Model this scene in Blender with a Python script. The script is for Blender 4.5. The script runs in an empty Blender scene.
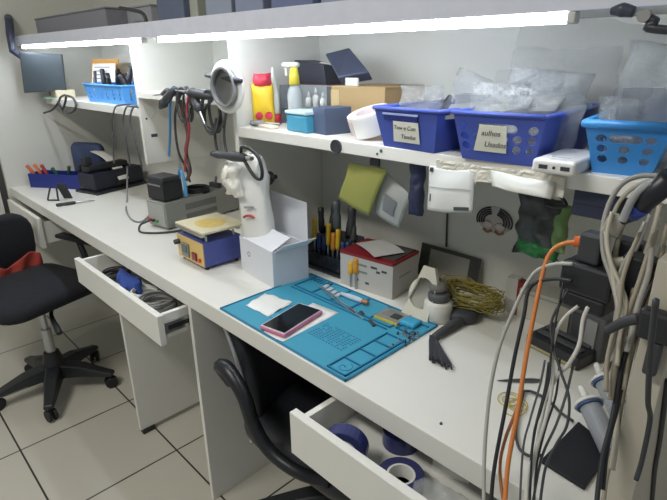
import bpy, bmesh, math, random
import numpy as np
from mathutils import Vector, Matrix, Euler, noise
random.seed(7)
COL = bpy.context.scene.collection
PI = math.pi
# ------------------------------------------------------------------ camera solved from the room's own lines
FPX, YAW, PITCH, ROLL = 505.6, 0.8008, 0.3552, -0.012
BT = 0.756                      # bench top
CAM = np.array([0.0, -0.5941, BT + 0.5901])
_f = np.array([-math.sin(YAW)*math.cos(PITCH), math.cos(YAW)*math.cos(PITCH), -math.sin(PITCH)])
_r = np.cross(_f, [0, 0, 1]); _r /= np.linalg.norm(_r); _u = np.cross(_r, _f)
_c, _s = math.cos(ROLL), math.sin(ROLL)
CR, CU = _c*_r + _s*_u, -_s*_r + _c*_u
def un(u, v, axis, val):
    """point of the photograph read on a real plane (axis 0/1/2 = val)"""
    d = CR*((u-333.5)/FPX) + CU*(-(v-250)/FPX) + _f
    t = (val - CAM[axis]) / d[axis]
    return Vector(CAM + t*d)
def H(base, top, z0):           # height of something standing at base
    b = un(base[0], base[1], 2, z0)
    return un(top[0], top[1], 1, b.y).z - z0
def frame(A, B, z, Cc=None):
    a = un(A[0], A[1], 2, z); b = un(B[0], B[1], 2, z)
    d = b - a
    dep = (un(Cc[0], Cc[1], 2, z) - b).length if Cc else None
    return a, math.atan2(d.y, d.x), d.length, dep
YS = 0.25                       # front of the shelves
YW = 0.58                       # back wall
ST, MT, LT = BT+0.419, BT+0.497, BT+0.436   # shelf tops: right, middle, left
XL = -3.02                      # left wall
# ------------------------------------------------------------------ materials
def lin(c):
    c = c/255.0
    return c/12.92 if c <= .04045 else ((c+.055)/1.055)**2.4
MC = {}
def mat(rgb, rough=.5, metal=0.0, var=.08, scale=30.0, bump=0.0, trans=0.0, alpha=1.0, emit=0.0, name='m', sheen=0):
    key = (rgb, rough, metal, var, scale, bump, trans, alpha, emit)
    if key in MC: return MC[key]
    m = bpy.data.materials.new(name); m.use_nodes = True
    nt = m.node_tree; b = nt.nodes['Principled BSDF']
    col = tuple(lin(x) for x in rgb) + (1,)
    b.inputs['Base Color'].default_value = col
    b.inputs['Roughness'].default_value = rough
    b.inputs['Metallic'].default_value = metal
    if var or bump:
        tc = nt.nodes.new('ShaderNodeTexCoord'); nz = nt.nodes.new('ShaderNodeTexNoise')
        nz.inputs['Scale'].default_value = scale; nz.inputs['Detail'].default_value = 4
        nt.links.new(tc.outputs['Object'], nz.inputs['Vector'])
        if var:
            mx = nt.nodes.new('ShaderNodeMix'); mx.data_type = 'RGBA'
            mx.inputs[6].default_value = tuple(max(0, x*(1-var)) for x in col[:3])+(1,)
            mx.inputs[7].default_value = tuple(min(1, x*(1+var)) for x in col[:3])+(1,)
            nt.links.new(nz.outputs['Fac'], mx.inputs[0]); nt.links.new(mx.outputs[2], b.inputs['Base Color'])
        if bump:
            bp = nt.nodes.new('ShaderNodeBump'); bp.inputs['Strength'].default_value = bump; bp.inputs['Distance'].default_value = .01
            nt.links.new(nz.outputs['Fac'], bp.inputs['Height']); nt.links.new(bp.outputs['Normal'], b.inputs['Normal'])
    if trans: b.inputs['Transmission Weight'].default_value = trans
    if alpha < 1: b.inputs['Alpha'].default_value = alpha
    if emit:
        b.inputs['Emission Color'].default_value = col; b.inputs['Emission Strength'].default_value = emit
    MC[key] = m
    return m
WHITE = mat((226, 226, 220), .45, var=.03, scale=6)
BOARD = mat((228, 227, 220), .4, var=.03, scale=8)
EDGE = mat((205, 206, 202), .45, var=.03)
BLACK = mat((36, 38, 42), .45, var=.15)
DARK = mat((58, 60, 64), .5, var=.12)
RUBBER = mat((30, 31, 33), .6, var=.1)
METAL = mat((190, 192, 194), .3, .9, var=.05)
GREY = mat((140, 142, 142), .5)
PAPER = mat((236, 236, 232), .7, var=.03, scale=12, bump=.15)
BLUE = mat((66, 86, 172), .4, var=.06)
SKY = mat((58, 140, 212), .35, var=.05)
CARD = mat((176, 148, 104), .8, var=.06, scale=20)
YELLOW = mat((226, 182, 40), .4)
RED = mat((186, 40, 52), .45)
CLEAR = mat((196, 200, 200), .16, var=.1, scale=45, bump=1.0, alpha=.27)
CLEARER = mat((186, 188, 184), .2, var=.1, scale=18, bump=.8, alpha=.11)
BEIGECAB = mat((150, 146, 132), .5, var=.06)
GREYCAB = mat((84, 86, 88), .5, var=.06)
# ------------------------------------------------------------------ mesh builder
class G:
    def __init__(s): s.bm = bmesh.new(); s.M = Matrix.Identity(4)
    def _v(s, p): return s.bm.verts.new(s.M @ Vector(p))
    def _f(s, vs):
        try: return s.bm.faces.new(vs)
        except ValueError: return None
    def box(s, x0, x1, y0, y1, z0, z1, M=None):
        o = s.M
        if M is not None: s.M = o @ M
        v = [s._v((x, y, z)) for z in (z0, z1) for x, y in ((x0, y0), (x1, y0), (x1, y1), (x0, y1))]
        for q in ((3, 2, 1, 0), (4, 5, 6, 7), (0, 1, 5, 4), (1, 2, 6, 5), (2, 3, 7, 6), (3, 0, 4, 7)): s._f([v[i] for i in q])
        s.M = o; return s
    def lathe(s, prof, seg=24, M=None, sx=1, sy=1):
        o = s.M
        if M is not None: s.M = o @ M
        rings = []
        for r, z in prof:
            if r < 1e-6: rings.append([s._v((0, 0, z))])
            else: rings.append([s._v((r*sx*math.cos(2*PI*i/seg), r*sy*math.sin(2*PI*i/seg), z)) for i in range(seg)])
        for a, b in zip(rings, rings[1:]):
            for i in range(seg):
                j = (i+1) % seg
                if len(a) == 1 and len(b) == 1: continue
                if len(a) == 1: s._f([a[0], b[j], b[i]])
                elif len(b) == 1: s._f([a[i], a[j], b[0]])
                else: s._f([a[i], a[j], b[j], b[i]])
        if len(rings[0]) > 1: s._f(rings[0][::-1])
        if len(rings[-1]) > 1: s._f(rings[-1])
        s.M = o; return s
    def ring(s, R, r, seg=40, sg=12, M=None, sq=1.0):
        o = s.M
        if M is not None: s.M = o @ M
        rs = []
        for i in range(seg):
            a = 2*PI*i/seg
            rs.append([s._v(((R+r*math.cos(2*PI*k/sg))*math.cos(a), (R+r*math.cos(2*PI*k/sg))*math.sin(a), sq*r*math.sin(2*PI*k/sg))) for k in range(sg)])
        for i in range(seg):
            for k in range(sg):
                s._f([rs[i][k], rs[(i+1) % seg][k], rs[(i+1) % seg][(k+1) % sg], rs[i][(k+1) % sg]])
        s.M = o; return s
    def cyl(s, p0, p1, r0, r1=None, seg=16):
        r1 = r0 if r1 is None else r1
        return s.tube([p0, p1], [r0, r1], seg, smooth=False)
    def tube(s, pts, r, seg=8, smooth=True, n=8):
        pts = [Vector(p) for p in pts]
        rr = list(r) if isinstance(r, (list, tuple)) else None
        if smooth and len(pts) > 2:
            out = []; ro = []
            P = [2*pts[0]-pts[1]] + pts + [2*pts[-1]-pts[-2]]
            for i in range(1, len(P)-2):
                for k in range(n):
                    t = k/n; a, b, c, d = P[i-1], P[i], P[i+1], P[i+2]
                    out.append(.5*((2*b)+(c-a)*t+(2*a-5*b+4*c-d)*t*t+(3*b-a-3*c+d)*t**3))
                    if rr: ro.append(rr[i-1]*(1-t)+rr[i]*t)
            out.append(pts[-1])
            if rr: ro.append(rr[-1]); rr = ro
            pts = out
        up = None; rings = []
        for i, p in enumerate(pts):
            t = (pts[min(i+1, len(pts)-1)] - pts[max(i-1, 0)])
            if t.length < 1e-9: t = Vector((0, 0, 1))
            t.normalize()
            if up is None:
                up = Vector((0, 0, 1)) if abs(t.z) < .9 else Vector((1, 0, 0))
            x = up - t*up.dot(t)
            if x.length < 1e-6: x = t.orthogonal()
            x.normalize(); up = x; y = t.cross(x)
            q = rr[i] if rr else r
            rings.append([s._v(p + x*(q*math.cos(2*PI*k/seg)) + y*(q*math.sin(2*PI*k/seg))) for k in range(seg)])
        for a, b in zip(rings, rings[1:]):
            for k in range(seg): s._f([a[k], a[(k+1) % seg], b[(k+1) % seg], b[k]])
        s._f(rings[0][::-1]); s._f(rings[-1]); return s
    def prism(s, poly, z0, z1, M=None):
        o = s.M
        if M is not None: s.M = o @ M
        a = [s._v((x, y, z0)) for x, y in poly]; b = [s._v((x, y, z1)) for x, y in poly]
        s._f(a[::-1]); s._f(b); n = len(poly)
        for i in range(n): s._f([a[i], a[(i+1) % n], b[(i+1) % n], b[i]])
        s.M = o; return s
    def loft(s, secs, cap=True):
        rs = [[s._v(p) for p in q] for q in secs]; n = len(rs[0])
        for a, b in zip(rs, rs[1:]):
            for i in range(n): s._f([a[i], a[(i+1) % n], b[(i+1) % n], b[i]])
        if cap: s._f(rs[0][::-1]); s._f(rs[-1])
        return s
    def surf(s, fn, nu, nv, th):
        """closed sheet: fn(a,b)->point, thickness th along its normal"""
        P = [[Vector(fn(i/nu, j/nv)) for j in range(nv+1)] for i in range(nu+1)]
        N = [[None]*(nv+1) for _ in range(nu+1)]
        for i in range(nu+1):
            for j in range(nv+1):
                a = P[min(i+1, nu)][j]-P[max(i-1, 0)][j]; b = P[i][min(j+1, nv)]-P[i][max(j-1, 0)]
                n = a.cross(b); N[i][j] = n.normalized() if n.length > 1e-12 else Vector((0, 0, 1))
        A = [[s._v(P[i][j]+N[i][j]*th/2) for j in range(nv+1)] for i in range(nu+1)]
        B = [[s._v(P[i][j]-N[i][j]*th/2) for j in range(nv+1)] for i in range(nu+1)]
        for i in range(nu):
            for j in range(nv):
                s._f([A[i][j], A[i+1][j], A[i+1][j+1], A[i][j+1]]); s._f([B[i][j+1], B[i+1][j+1], B[i+1][j], B[i][j]])
        for i in range(nu):
            s._f([A[i][0], B[i][0], B[i+1][0], A[i+1][0]]); s._f([A[i+1][nv], B[i+1][nv], B[i][nv], A[i][nv]])
        for j in range(nv):
            s._f([A[0][j+1], B[0][j+1], B[0][j], A[0][j]]); s._f([A[nu][j], B[nu][j], B[nu][j+1], A[nu][j+1]])
        return s
    def pouch(s, W, Hh, D, nu=14, nv=16, amp=.006, seed=0, fr=22, M=None, crk=0):
        """crumpled closed bag standing in x/z, bulging in y"""
        o = s.M
        if M is not None: s.M = o @ M
        R = {}
        for side in (1, -1):
            for i in range(nu+1):
                for j in range(nv+1):
                    a, b = i/nu, j/nv
                    edge = i in (0, nu) or j in (0, nv)
                    if side == -1 and edge: R[side, i, j] = R[1, i, j]; continue
                    x, z = (a-.5)*W, b*Hh
                    q = Vector((x*fr+seed*7.3, z*fr, side*3.1))
                    bul = D/2*(math.sin(PI*a)*math.sin(PI*min(1, b*1.0)))**.5
                    nz = noise.noise(q)+.5*noise.noise(q*2.3)+crk*(.5-2*abs(noise.noise(q*2.9+Vector((3, 1, 4)))))
                    y = side*bul + (amp*nz if True else 0)
                    x += amp*.8*noise.noise(q+Vector((9, 2, 1))); z += amp*.8*noise.noise(q+Vector((1, 8, 4)))
                    R[side, i, j] = s._v((x, y, max(z, 0.0)))
        for side in (1, -1):
            for i in range(nu):
                for j in range(nv):
                    q = [R[side, i, j], R[side, i+1, j], R[side, i+1, j+1], R[side, i, j+1]]
                    s._f(q if side == -1 else q[::-1])
        s.M = o; return s
def obj(name, g, m, parent=None, bevel=0, smooth=False, sub=0, seg=2, loc=None, rz=0, rot=None):
    bmesh.ops.recalc_face_normals(g.bm, faces=g.bm.faces)
    me = bpy.data.meshes.new(name)
    if parent is None and loc is None:
        vs = [v.co for v in g.bm.verts]
        lo = Vector((min(v.x for v in vs), min(v.y for v in vs), min(v.z for v in vs))); hi = Vector((max(v.x for v in vs), max(v.y for v in vs), max(v.z for v in vs)))
        c = Vector(((lo.x+hi.x)/2, (lo.y+hi.y)/2, lo.z)); bmesh.ops.translate(g.bm, verts=g.bm.verts, vec=-c); loc = c
    g.bm.to_mesh(me); g.bm.free()
    o = bpy.data.objects.new(name, me); COL.objects.link(o); me.materials.append(m)
    if parent is not None: o.parent = parent
    if loc is not None: o.location = loc
    if rot is not None: o.rotation_euler = rot
    elif rz: o.rotation_euler = (0, 0, rz)
    if smooth:
        for p in me.polygons: p.use_smooth = True
    if bevel:
        b = o.modifiers.new('b', 'BEVEL'); b.width = bevel; b.segments = seg; b.limit_method = 'ANGLE'; b.angle_limit = .7
    if sub:
        d = o.modifiers.new('s', 'SUBSURF'); d.levels = d.render_levels = sub
    return o
def tag(o, label, cat, group=None):
    o['label'] = label; o['category'] = cat
    if group: o['group'] = group
    return o
def thing(name, label, cat, loc, rz=0, group=None, rot=None):
    o = bpy.data.objects.new(name, None); COL.objects.link(o); o.empty_display_size = .05
    o.location = loc; o.rotation_euler = rot if rot else (0, 0, rz)
    return tag(o, label, cat, group)
def struct(name, g, m, **k):
    o = obj(name, g, m, **k); o['kind'] = 'structure'; return o
def T(x=0, y=0, z=0, rx=0, ry=0, rz=0):
    return Matrix.Translation((x, y, z)) @ Euler((rx, ry, rz)).to_matrix().to_4x4()
def text(name, body, size, m, parent, M, ext=.0003, shear=.25):
    cu = bpy.data.curves.new('t', 'FONT'); cu.body = body; cu.size = size; cu.extrude = ext; cu.align_x = 'CENTER'; cu.align_y = 'CENTER'; cu.shear = shear
    to = bpy.data.objects.new('t', cu); COL.objects.link(to)
    dg = bpy.context.evaluated_depsgraph_get(); me = bpy.data.meshes.new_from_object(to.evaluated_get(dg))
    bpy.data.objects.remove(to); bpy.data.curves.remove(cu)
    me.transform(M); o = bpy.data.objects.new(name, me); COL.objects.link(o)
    me.materials.clear(); me.materials.append(m); o.parent = parent
    return o
XZ = Euler((PI/2, 0, 0)).to_matrix().to_4x4()      # text/poly plane stood up, facing -y
def holed(poly, holes, th, to3, seg=14):
    """flat panel with round / slot holes; to3 maps (s,t) to 3-D; returned G is solid"""
    g = G(); bm = bmesh.new(); ed = []
    def loop(pts):
        vs = [bm.verts.new((x, y, 0)) for x, y in pts]
        for i in range(len(vs)): ed.append(bm.edges.new((vs[i], vs[(i+1) % len(vs)])))
    loop(poly)
    for h in holes:
        cx, cy, r = h[:3]; L = h[3] if len(h) > 3 else 0
        loop([(cx+(L/2 if math.cos(a) >= 0 else -L/2)+r*math.cos(a), cy+r*math.sin(a)) for a in [2*PI*(k+.5)/seg for k in range(seg)]])
    r = bmesh.ops.triangle_fill(bm, edges=ed, use_beauty=True)
    bm.verts.ensure_lookup_table(); bm.verts.index_update()
    F = [Vector(to3(v.co.x, v.co.y)) for v in bm.verts]
    a, b, c = F[0], F[1], F[2]
    n = (F[1]-F[0]).cross(F[2]-F[0]).normalized()
    A = [g._v(p) for p in F]; B = [g._v(p+n*th) for p in F]
    for f in bm.faces:
        i = [v.index for v in f.verts]; g._f([A[k] for k in i]); g._f([B[k] for k in i[::-1]])
    for e in bm.edges:
        if len(e.link_faces) == 1:
            i, j = [v.index for v in e.verts]; g._f([A[i], A[j], B[j], B[i]])
    bm.free(); return g
def noisy(p, fr, amp, sd=0):
    q = Vector(p)*fr + Vector((sd*3.7, sd*1.3, sd)); return Vector(p)+amp*noise.noise_vector(q)
# ================================================================== SETTING
m = bpy.data.materials.new('floor tiles'); m.use_nodes = True; nt = m.node_tree; b = nt.nodes['Principled BSDF']
tc = nt.nodes.new('ShaderNodeTexCoord'); br = nt.nodes.new('ShaderNodeTexBrick'); br.offset = 0; br.squash = 1
br.inputs['Scale'].default_value = 1; br.inputs['Brick Width'].default_value = .415; br.inputs['Row Height'].default_value = .415
br.inputs['Mortar Size'].default_value = .0035; br.inputs['Mortar Smooth'].default_value = .2
br.inputs['Color1'].default_value = (lin(196), lin(192), lin(180), 1); br.inputs['Color2'].default_value = (lin(190), lin(187), lin(176), 1); br.inputs['Mortar'].default_value = (lin(58), lin(54), lin(50), 1)
nt.links.new(tc.outputs['Object'], br.inputs['Vector']); nt.links.new(br.outputs['Color'], b.inputs['Base Color']); b.inputs['Roughness'].default_value = .3
struct('floor', G().box(-6+1.495, 4, -4, 1, -.05, 0), m, loc=(-1.495, .03, 0))
WALLM = mat((214, 214, 206), .75, var=.03, scale=3, bump=.05)
struct('wall_back', G().box(XL-.1, .9, YW, YW+.1, 0, 2.7), WALLM)
struct('wall_left', G().box(XL-.1, XL, -.012, YW, 0, 2.7), WALLM)
struct('trim_1', G().box(XL-.06, XL-.03, -.045, -.012, 0, 2.7), mat((70, 70, 68), .6))
struct('door_1', G().box(XL-.055, XL-.015, -.95, -.045, 0, 2.4), mat((206, 204, 196), .5, var=.03))
struct('wall_side', G().box(XL-.1, XL-.055, -2.6, -.012, 0, 2.7), WALLM)
struct('ceiling', G().box(XL-.1, .9, -2.6, YW+.1, 2.7, 2.8), WALLM)
# ================================================================== BENCH AND WALL UNIT
tag(obj('worktop', G().box(XL, -.118, 0, YW, BT-.046, BT), BOARD, bevel=.0015), 'long continuous white worktop of the repair bench', 'worktop')
tag(obj('support_panel', G().box(-1.212, -1.196, .004, YW-.01, 0, BT-.046), BOARD, bevel=.001), 'tall white bench support panel left of the black chair with padded back', 'panel')
tag(obj('end_panel', G().box(-.118, -.088, 0, YW, 0, BT+.39), mat((190, 184, 168), .5, var=.05), bevel=.001), 'beige upright end panel at the right behind the hanging cables', 'panel')
t = thing('low_panel', 'white low panel on a black foot under the left open drawer', 'panel', (-1.675, 0, 0))
obj('board', G().box(-.008, .008, -.025, .5, .02, .58), BOARD, t, bevel=.001)
obj('foot', G().box(-.014, .014, -.02, .03, 0, .02), BLACK, t, bevel=.003); obj('foot', G().box(-.014, .014, .42, .47, 0, .02), BLACK, t, bevel=.003)
ZT = BT+.668
TILT = .0125                    # the top board hangs slightly out of level, higher at the far left
def ztilt(x): return -TILT*(x+.345)
def tilted(g):
    for v in g.bm.verts: v.co.z += ztilt(v.co.x)
    return g
tag(obj('top_board', tilted(G().box(XL, .35, .1885, YW, ZT, ZT+.02)), BOARD), 'white top board above the light tubes', 'shelf')
tag(obj('fascia', tilted(G().box(XL, .35, .17, .188, ZT-.0155, ZT+.028)), mat((218, 222, 236), .5), bevel=.001), 'grey fascia rail along the front of the top board', 'fascia')
t = thing('partition', 'white upright partition beside the small blue basket on the left', 'partition', (-1.905, YS, BT+.229))
obj('board', G().box(-.009, .009, 0, YW-YS, 0, .668-.229+.018), BOARD, t, bevel=.001)
obj('slot', G().box(.0088, .0105, .03, .055, .10, .112), DARK, t); 
for y, z in ((.02, .17), (.1, .21)): obj('hole', G().lathe([(.004, 0), (.004, .0015)], 10, T(.0088, y, z, 0, PI/2)), DARK, t)
t = thing('partition', 'white upright partition behind the round white cable reel', 'partition', (-1.272, YS, BT))
obj('board', G().box(-.009, .009, 0, YW-YS, 0, .668+.010), BOARD, t, bevel=.001)
tag(obj('shelf', G().box(XL, -1.914, YS, YW, LT-.03, LT), BOARD, bevel=.001), 'white left shelf holding the light blue tool basket', 'shelf')
tag(obj('shelf', G().box(-1.896, -1.281, YS, YW, MT-.022, MT), BOARD, bevel=.001), 'white middle shelf where the soldering handles hang', 'shelf')
tag(obj('shelf', G().box(-1.263, -.118, YS, YW, ST-.028, ST), BOARD, bevel=.0015), 'white right shelf carrying the dark blue baskets', 'shelf')
# light tubes
LEDM = mat((236, 244, 255), .3, var=0, emit=34.0, name='tube')
for x0, x1, lab in ((-2.935, -1.645, 'far left light tube under the top board'), (-1.53, -.322, 'long bright light tube above the right shelf')):
    t = thing('light_tube', 'lit white '+lab, 'lamp', (x0, .17, ZT-.032+ztilt(x0)), rot=(0, TILT, 0))
    L = x1-x0
    obj('housing', G().box(0, L, .019, .040, .02, .0318), WHITE, t)
    obj('diffuser', G().box(.0, L, .0, .018, .002, .0162), LEDM, t, bevel=.003)
    for xx in (-.012, L): obj('end_cap', G().box(xx, xx+.012, .0, .018, .001, .0163), EDGE, t, bevel=.002)
# ------------------------------------------------------------------ drawers
def drawer(x0, x1, yf, lab, dep=.42, h=.1, hb=.075, slide_r=True):
    t = thing('drawer', lab, 'drawer', (x0, yf, BT-.052-h))
    w = x1-x0
    obj('front_panel', G().box(0, w, 0, .018, 0, h), BOARD, t, bevel=.0015)
    for xx in (.012, w-.026): obj('side_panel', G().box(xx, xx+.014, .0182, dep, .012, .012+hb), BOARD, t, bevel=.001)
    obj('bottom_panel', G().box(.026, w-.026, .0182, dep, .012, .018), WHITE, t)
    obj('back_panel', G().box(.026, w-.026, dep-.014, dep, .0182, .012+hb), WHITE, t)
    for xx, k in ((.0045, 0), (w-.0115, 1)):
        s = obj('slide', G().box(xx, xx+.007, .0182, dep, .03, .062), METAL, t)
        obj('slide_groove', G().box(xx+(-.0006 if k == 0 else .0068), xx+(.0003 if k == 0 else .0076), .03, dep-.01, .039, .053), BLACK, s)
    return t
drawer(-1.848, -1.2125, -.088, 'open white drawer left of the support panel with cable coils inside', h=.092)
drawer(-.652, -.13, -.088, 'open white drawer at bottom right with blue tape rolls inside', h=.1)
t = thing('drawer', 'white nearly closed drawer at far left below the worktop end', 'drawer', (-3.0, -.03, BT-.2))
obj('front_panel', G().box(0, .5, 0, .018, 0, .145), BOARD, t, bevel=.0015)
obj('side_panel', G().box(.01, .024, .0182, .4, .02, .12), BOARD, t); obj('side_panel', G().box(.476, .49, .0182, .4, .02, .12), BOARD, t)
obj('bottom_panel', G().box(.024, .476, .0182, .4, .02, .026), WHITE, t)
# drawer contents
dz = BT-.052-.092+.018
def coil(name, lab, cat, loc, R, r, m, turns=5, group=None, hh=.012, rot=None):
    g = G(); pts = []
    n = turns*18
    for i in range(n+1):
        a = 2*PI*i/18; rr = R*(1+.06*math.sin(a*1.7)+.05*math.sin(i*.37))
        pts.append((rr*math.cos(a), rr*math.sin(a), r+hh*(i/n)+.3*r*math.sin(i*.9)*0))
    g.tube(pts, r, 6, smooth=False)
    return tag(obj(name, g, m, loc=loc, smooth=True, rot=rot), lab, cat, group)
coil('cable_coil', 'dark coiled cable at the left end of the left open drawer', 'cable', (-1.73, .005, dz), .045, .003, DARK, 6, hh=.03)
coil('cable_coil', 'grey coiled cable at the right end of the left open drawer', 'cable', (-1.40, .0, dz), .05, .0035, GREY, 7, hh=.04)
coil('cable_coil', 'white coiled cable in the middle of the left open drawer', 'cable', (-1.50, .005, dz), .042, .003, WHITE, 6, hh=.03)
g = G().pouch(.16, .055, .06, amp=.01, seed=3); tag(obj('cloth', g, mat((58, 86, 168), .8), loc=(-1.60, .0, dz), smooth=True, sub=1), 'crumpled blue cloth between the coils in the left open drawer', 'cloth')
dz2 = BT-.052-.1+.018
def tape_roll(loc, R, w, m, lab, rot=None):
    t = thing('tape_roll', lab, 'tape', loc, rot=rot, group='blue rolls in the right drawer')
    obj('tape', G().lathe([(R*.62, 0), (R, 0), (R, w), (R*.62, w), (R*.62, 0)], 28), m, t, bevel=.001)
    obj('core', G().lathe([(R*.52, .001), (R*.62, .001), (R*.62, w-.001), (R*.52, w-.001), (R*.52, .001)], 28), PAPER, t)
NAVY = mat((44, 52, 104), .3)
tape_roll((-.545, -.035, dz2+.043), .043, .03, NAVY, 'dark blue roll standing on edge at left in the right drawer', (PI/2, 0, .5))
tape_roll((-.50, .075, dz2), .038, .034, NAVY, 'flat dark blue roll in the right drawer behind the standing one')
tape_roll((-.43, -.015, dz2), .042, .03, mat((60, 64, 112), .3), 'flat blue grey roll in the middle of the right drawer')
for i, (x, y, w, h, mm, lab) in enumerate(((-.34, -.02, .11, .06, CLEAR, 'crumpled clear bag in the right drawer beside the rolls'), (-.24, .0, .12, .065, mat((170, 165, 140), .3, alpha=.5, bump=.5), 'yellowish clear parts bag at the near end of the right drawer'))):
    tag(obj('plastic_bag', G().pouch(w, h, .07, amp=.012, seed=i+11, fr=30), mm, loc=(x, y, dz2), smooth=True, rz=.3), lab, 'bag')
tag(obj('parts_box', G().box(-.035, .035, -.025, .025, 0, .03), PAPER, loc=(-.385, .09, dz2), rz=.3, bevel=.001), 'small white carton deep in the right drawer', 'box')
# ================================================================== CHAIRS
def star_base(t, R=.29, z=.055, ph=0.3):
    bm = obj('base_hub', G().lathe([(.0, .06), (.045, .06), (.05, .085), (.038, .16), (.03, .19), (0, .19)], 20), BLACK, t, bevel=.002)
    for k in range(5):
        a = ph+2*PI*k/5; M = T(0, 0, 0, 0, 0, a)
        g = G(); g.M = M
        secs = []
        for x, hw, zt, zb in ((.02, .036, .135, .07), (.12, .032, .12, .072), (R-.03, .024, .09, .062), (R+.012, .02, .078, .06)):
            secs.append([(x, -hw, zb), (x, hw, zb), (x, hw*.8, zt), (x, -hw*.8, zt)])
        g.loft(secs); l = obj('base_leg', g, BLACK, t, bevel=.006)
        g = G(); g.M = M @ T(R-.005, 0, 0, 0, 0, .6)
        for yy in (-.018, .006): g.lathe([(0, yy), (.024, yy), (.026, yy+.003), (.026, yy+.009), (.024, yy+.012), (0, yy+.012)], 18, T(0, 0, .0262, PI/2))
        g.box(-.007, .007, -.005, .005, .022, .064)
        obj('caster', g, RUBBER, l)
def cushion(w, d, h, r=.06, crown=.015, n=9):
    g = G(); secs = []
    # rounded-rect sections from bottom to top
    def rr(w, d, r, z, k=5):
        pts = []
        for cx, cy, a0 in ((w/2-r, d/2-r, 0), (-w/2+r, d/2-r, PI/2), (-w/2+r, -d/2+r, PI), (w/2-r, -d/2+r, 1.5*PI)):
            for i in range(k+1):
                a = a0+PI/2*i/k; pts.append((cx+r*math.cos(a), cy+r*math.sin(a), z))
        return pts
    for s, z in ((.86, 0), (.96, h*.12), (1, h*.4), (1, h*.65), (.95, h*.88), (.82, h), (.5, h+crown), (.1, h+crown*1.1)):
        secs.append(rr(w*s, d*s, r*s, z))
    g.loft(secs); return g
FAB = mat((30, 31, 38), .9, var=.25, scale=60, bump=.2)
# left chair: turned to the right
PHI = math.radians(17-90)
t = thing('office_chair', 'black office chair with red cloth on its back at far left', 'chair', (-2.22, -.15, 0), PHI)   # local +y = front
star_base(t, .235, ph=math.radians(-24)-PHI)
obj('gas_column', G().cyl((0, 0, .19), (0, 0, .30), .02, .02).cyl((0, 0, .30), (0, 0, .40), .012), METAL, t)
obj('mechanism', G().box(-.09, .09, -.16, .06, .40, .43), BLACK, t, bevel=.008)
obj('lever', G().tube([(-.05, .02, .41), (.02, .10, .40), (.05, .17, .375), (.06, .20, .36)], [.007, .008, .012, .012]), BLACK, t, smooth=True)
g = cushion(.43, .42, .07, .08); g.bm.transform(T(0, -.05, .4302)); obj('seat', g, FAB, t, smooth=True)
obj('back_bracket', G().tube([(0, -.16, .42), (0, -.29, .42), (0, -.34, .47), (0, -.34, .58)], .018), BLACK, t, smooth=True)
g = cushion(.40, .27, .06, .10); g.bm.transform(T(0, -.265, .605, -PI/2-.10, 0, 0) @ T(0, 0, -.03) @ Matrix.Rotation(PI, 4, 'Y') @ T(0, 0, -.03)); obj('backrest', g, FAB, t, smooth=True)
for sx in (-1, 1):
    a = obj('armrest', G().tube([(sx*.19, .0, .45), (sx*.26, -.02, .47), (sx*.265, -.06, .60)], .014), BLACK, t, smooth=True)
    obj('arm_pad', G().box(sx*.265-.025, sx*.265+.025, -.2, .06, .60, .62), BLACK, a, bevel=.008)
CHL = t
bpy.context.view_layer.update()
def clothfn(a, b):
    x = -.17+.22*a; z = .475+.075*b+.02*math.sin(a*7)
    return noisy((x, -.212+.008*math.sin(a*14+b*3), z), 14, .008, 2)
g = G().surf(clothfn, 18, 8, .004); g.bm.transform(CHL.matrix_world)
tag(obj('red_cloth', g, mat((160, 62, 50), .9, var=.25, scale=20), smooth=True), 'orange red cloth lying over the left chair back', 'cloth')
# right chair: under the bench, back to the left, facing right
cr = Vector((-.845, .25, 0)); PH2 = math.radians(-86)
t = thing('office_chair', 'black padded armchair on castors pushed under the bench in the middle', 'chair', cr, PH2)
star_base(t, .29, ph=.5)
obj('gas_column', G().cyl((0, 0, .19), (0, 0, .28), .026).cyl((0, 0, .28), (0, 0, .335), .015), METAL, t)
obj('mechanism', G().box(-.1, .1, -.12, .1, .335, .37), BLACK, t, bevel=.008)
LEA = mat((26, 28, 34), .38, var=.2, scale=25, bump=.1)
g = cushion(.48, .47, .08, .1); g.bm.transform(T(0, .03, .3702)); obj('seat', g, LEA, t, smooth=True)
def back2(a, b):
    x = (a-.5)*(.42-.06*b*b); z = .36+.33*b
    y = -.185-.03*b - .10*b*b + .05*(2*a-1)**2 + .02*math.sin(b*PI)
    return (x, y, z)
obj('backrest', G().surf(back2, 14, 14, .05), LEA, t, bevel=.018, seg=3, smooth=True)
def highlight_line(side): return [Vector(back2(.5+side*.5, b/8))+Vector((side*.004, -.01, 0)) for b in range(9)]
for sd in (-1, 1): obj('back_edge_highlight', G().tube(highlight_line(sd), .007), METAL, t, smooth=True)  # highlight along the backrest edges, put into the shape as thin silver tubes
for sx in (-1, 1):
    obj('armrest', G().tube([(sx*.235, -.19, .545), (sx*.27, -.175, .62), (sx*.285, -.12, .64), (sx*.29, -.06, .60), (sx*.29, -.03, .53), (sx*.285, .02, .475), (sx*.27, .10, .45), (sx*.23, .16, .43)], [.013, .018, .02, .019, .018, .017, .016, .015]), LEA, t, smooth=True)
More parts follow.
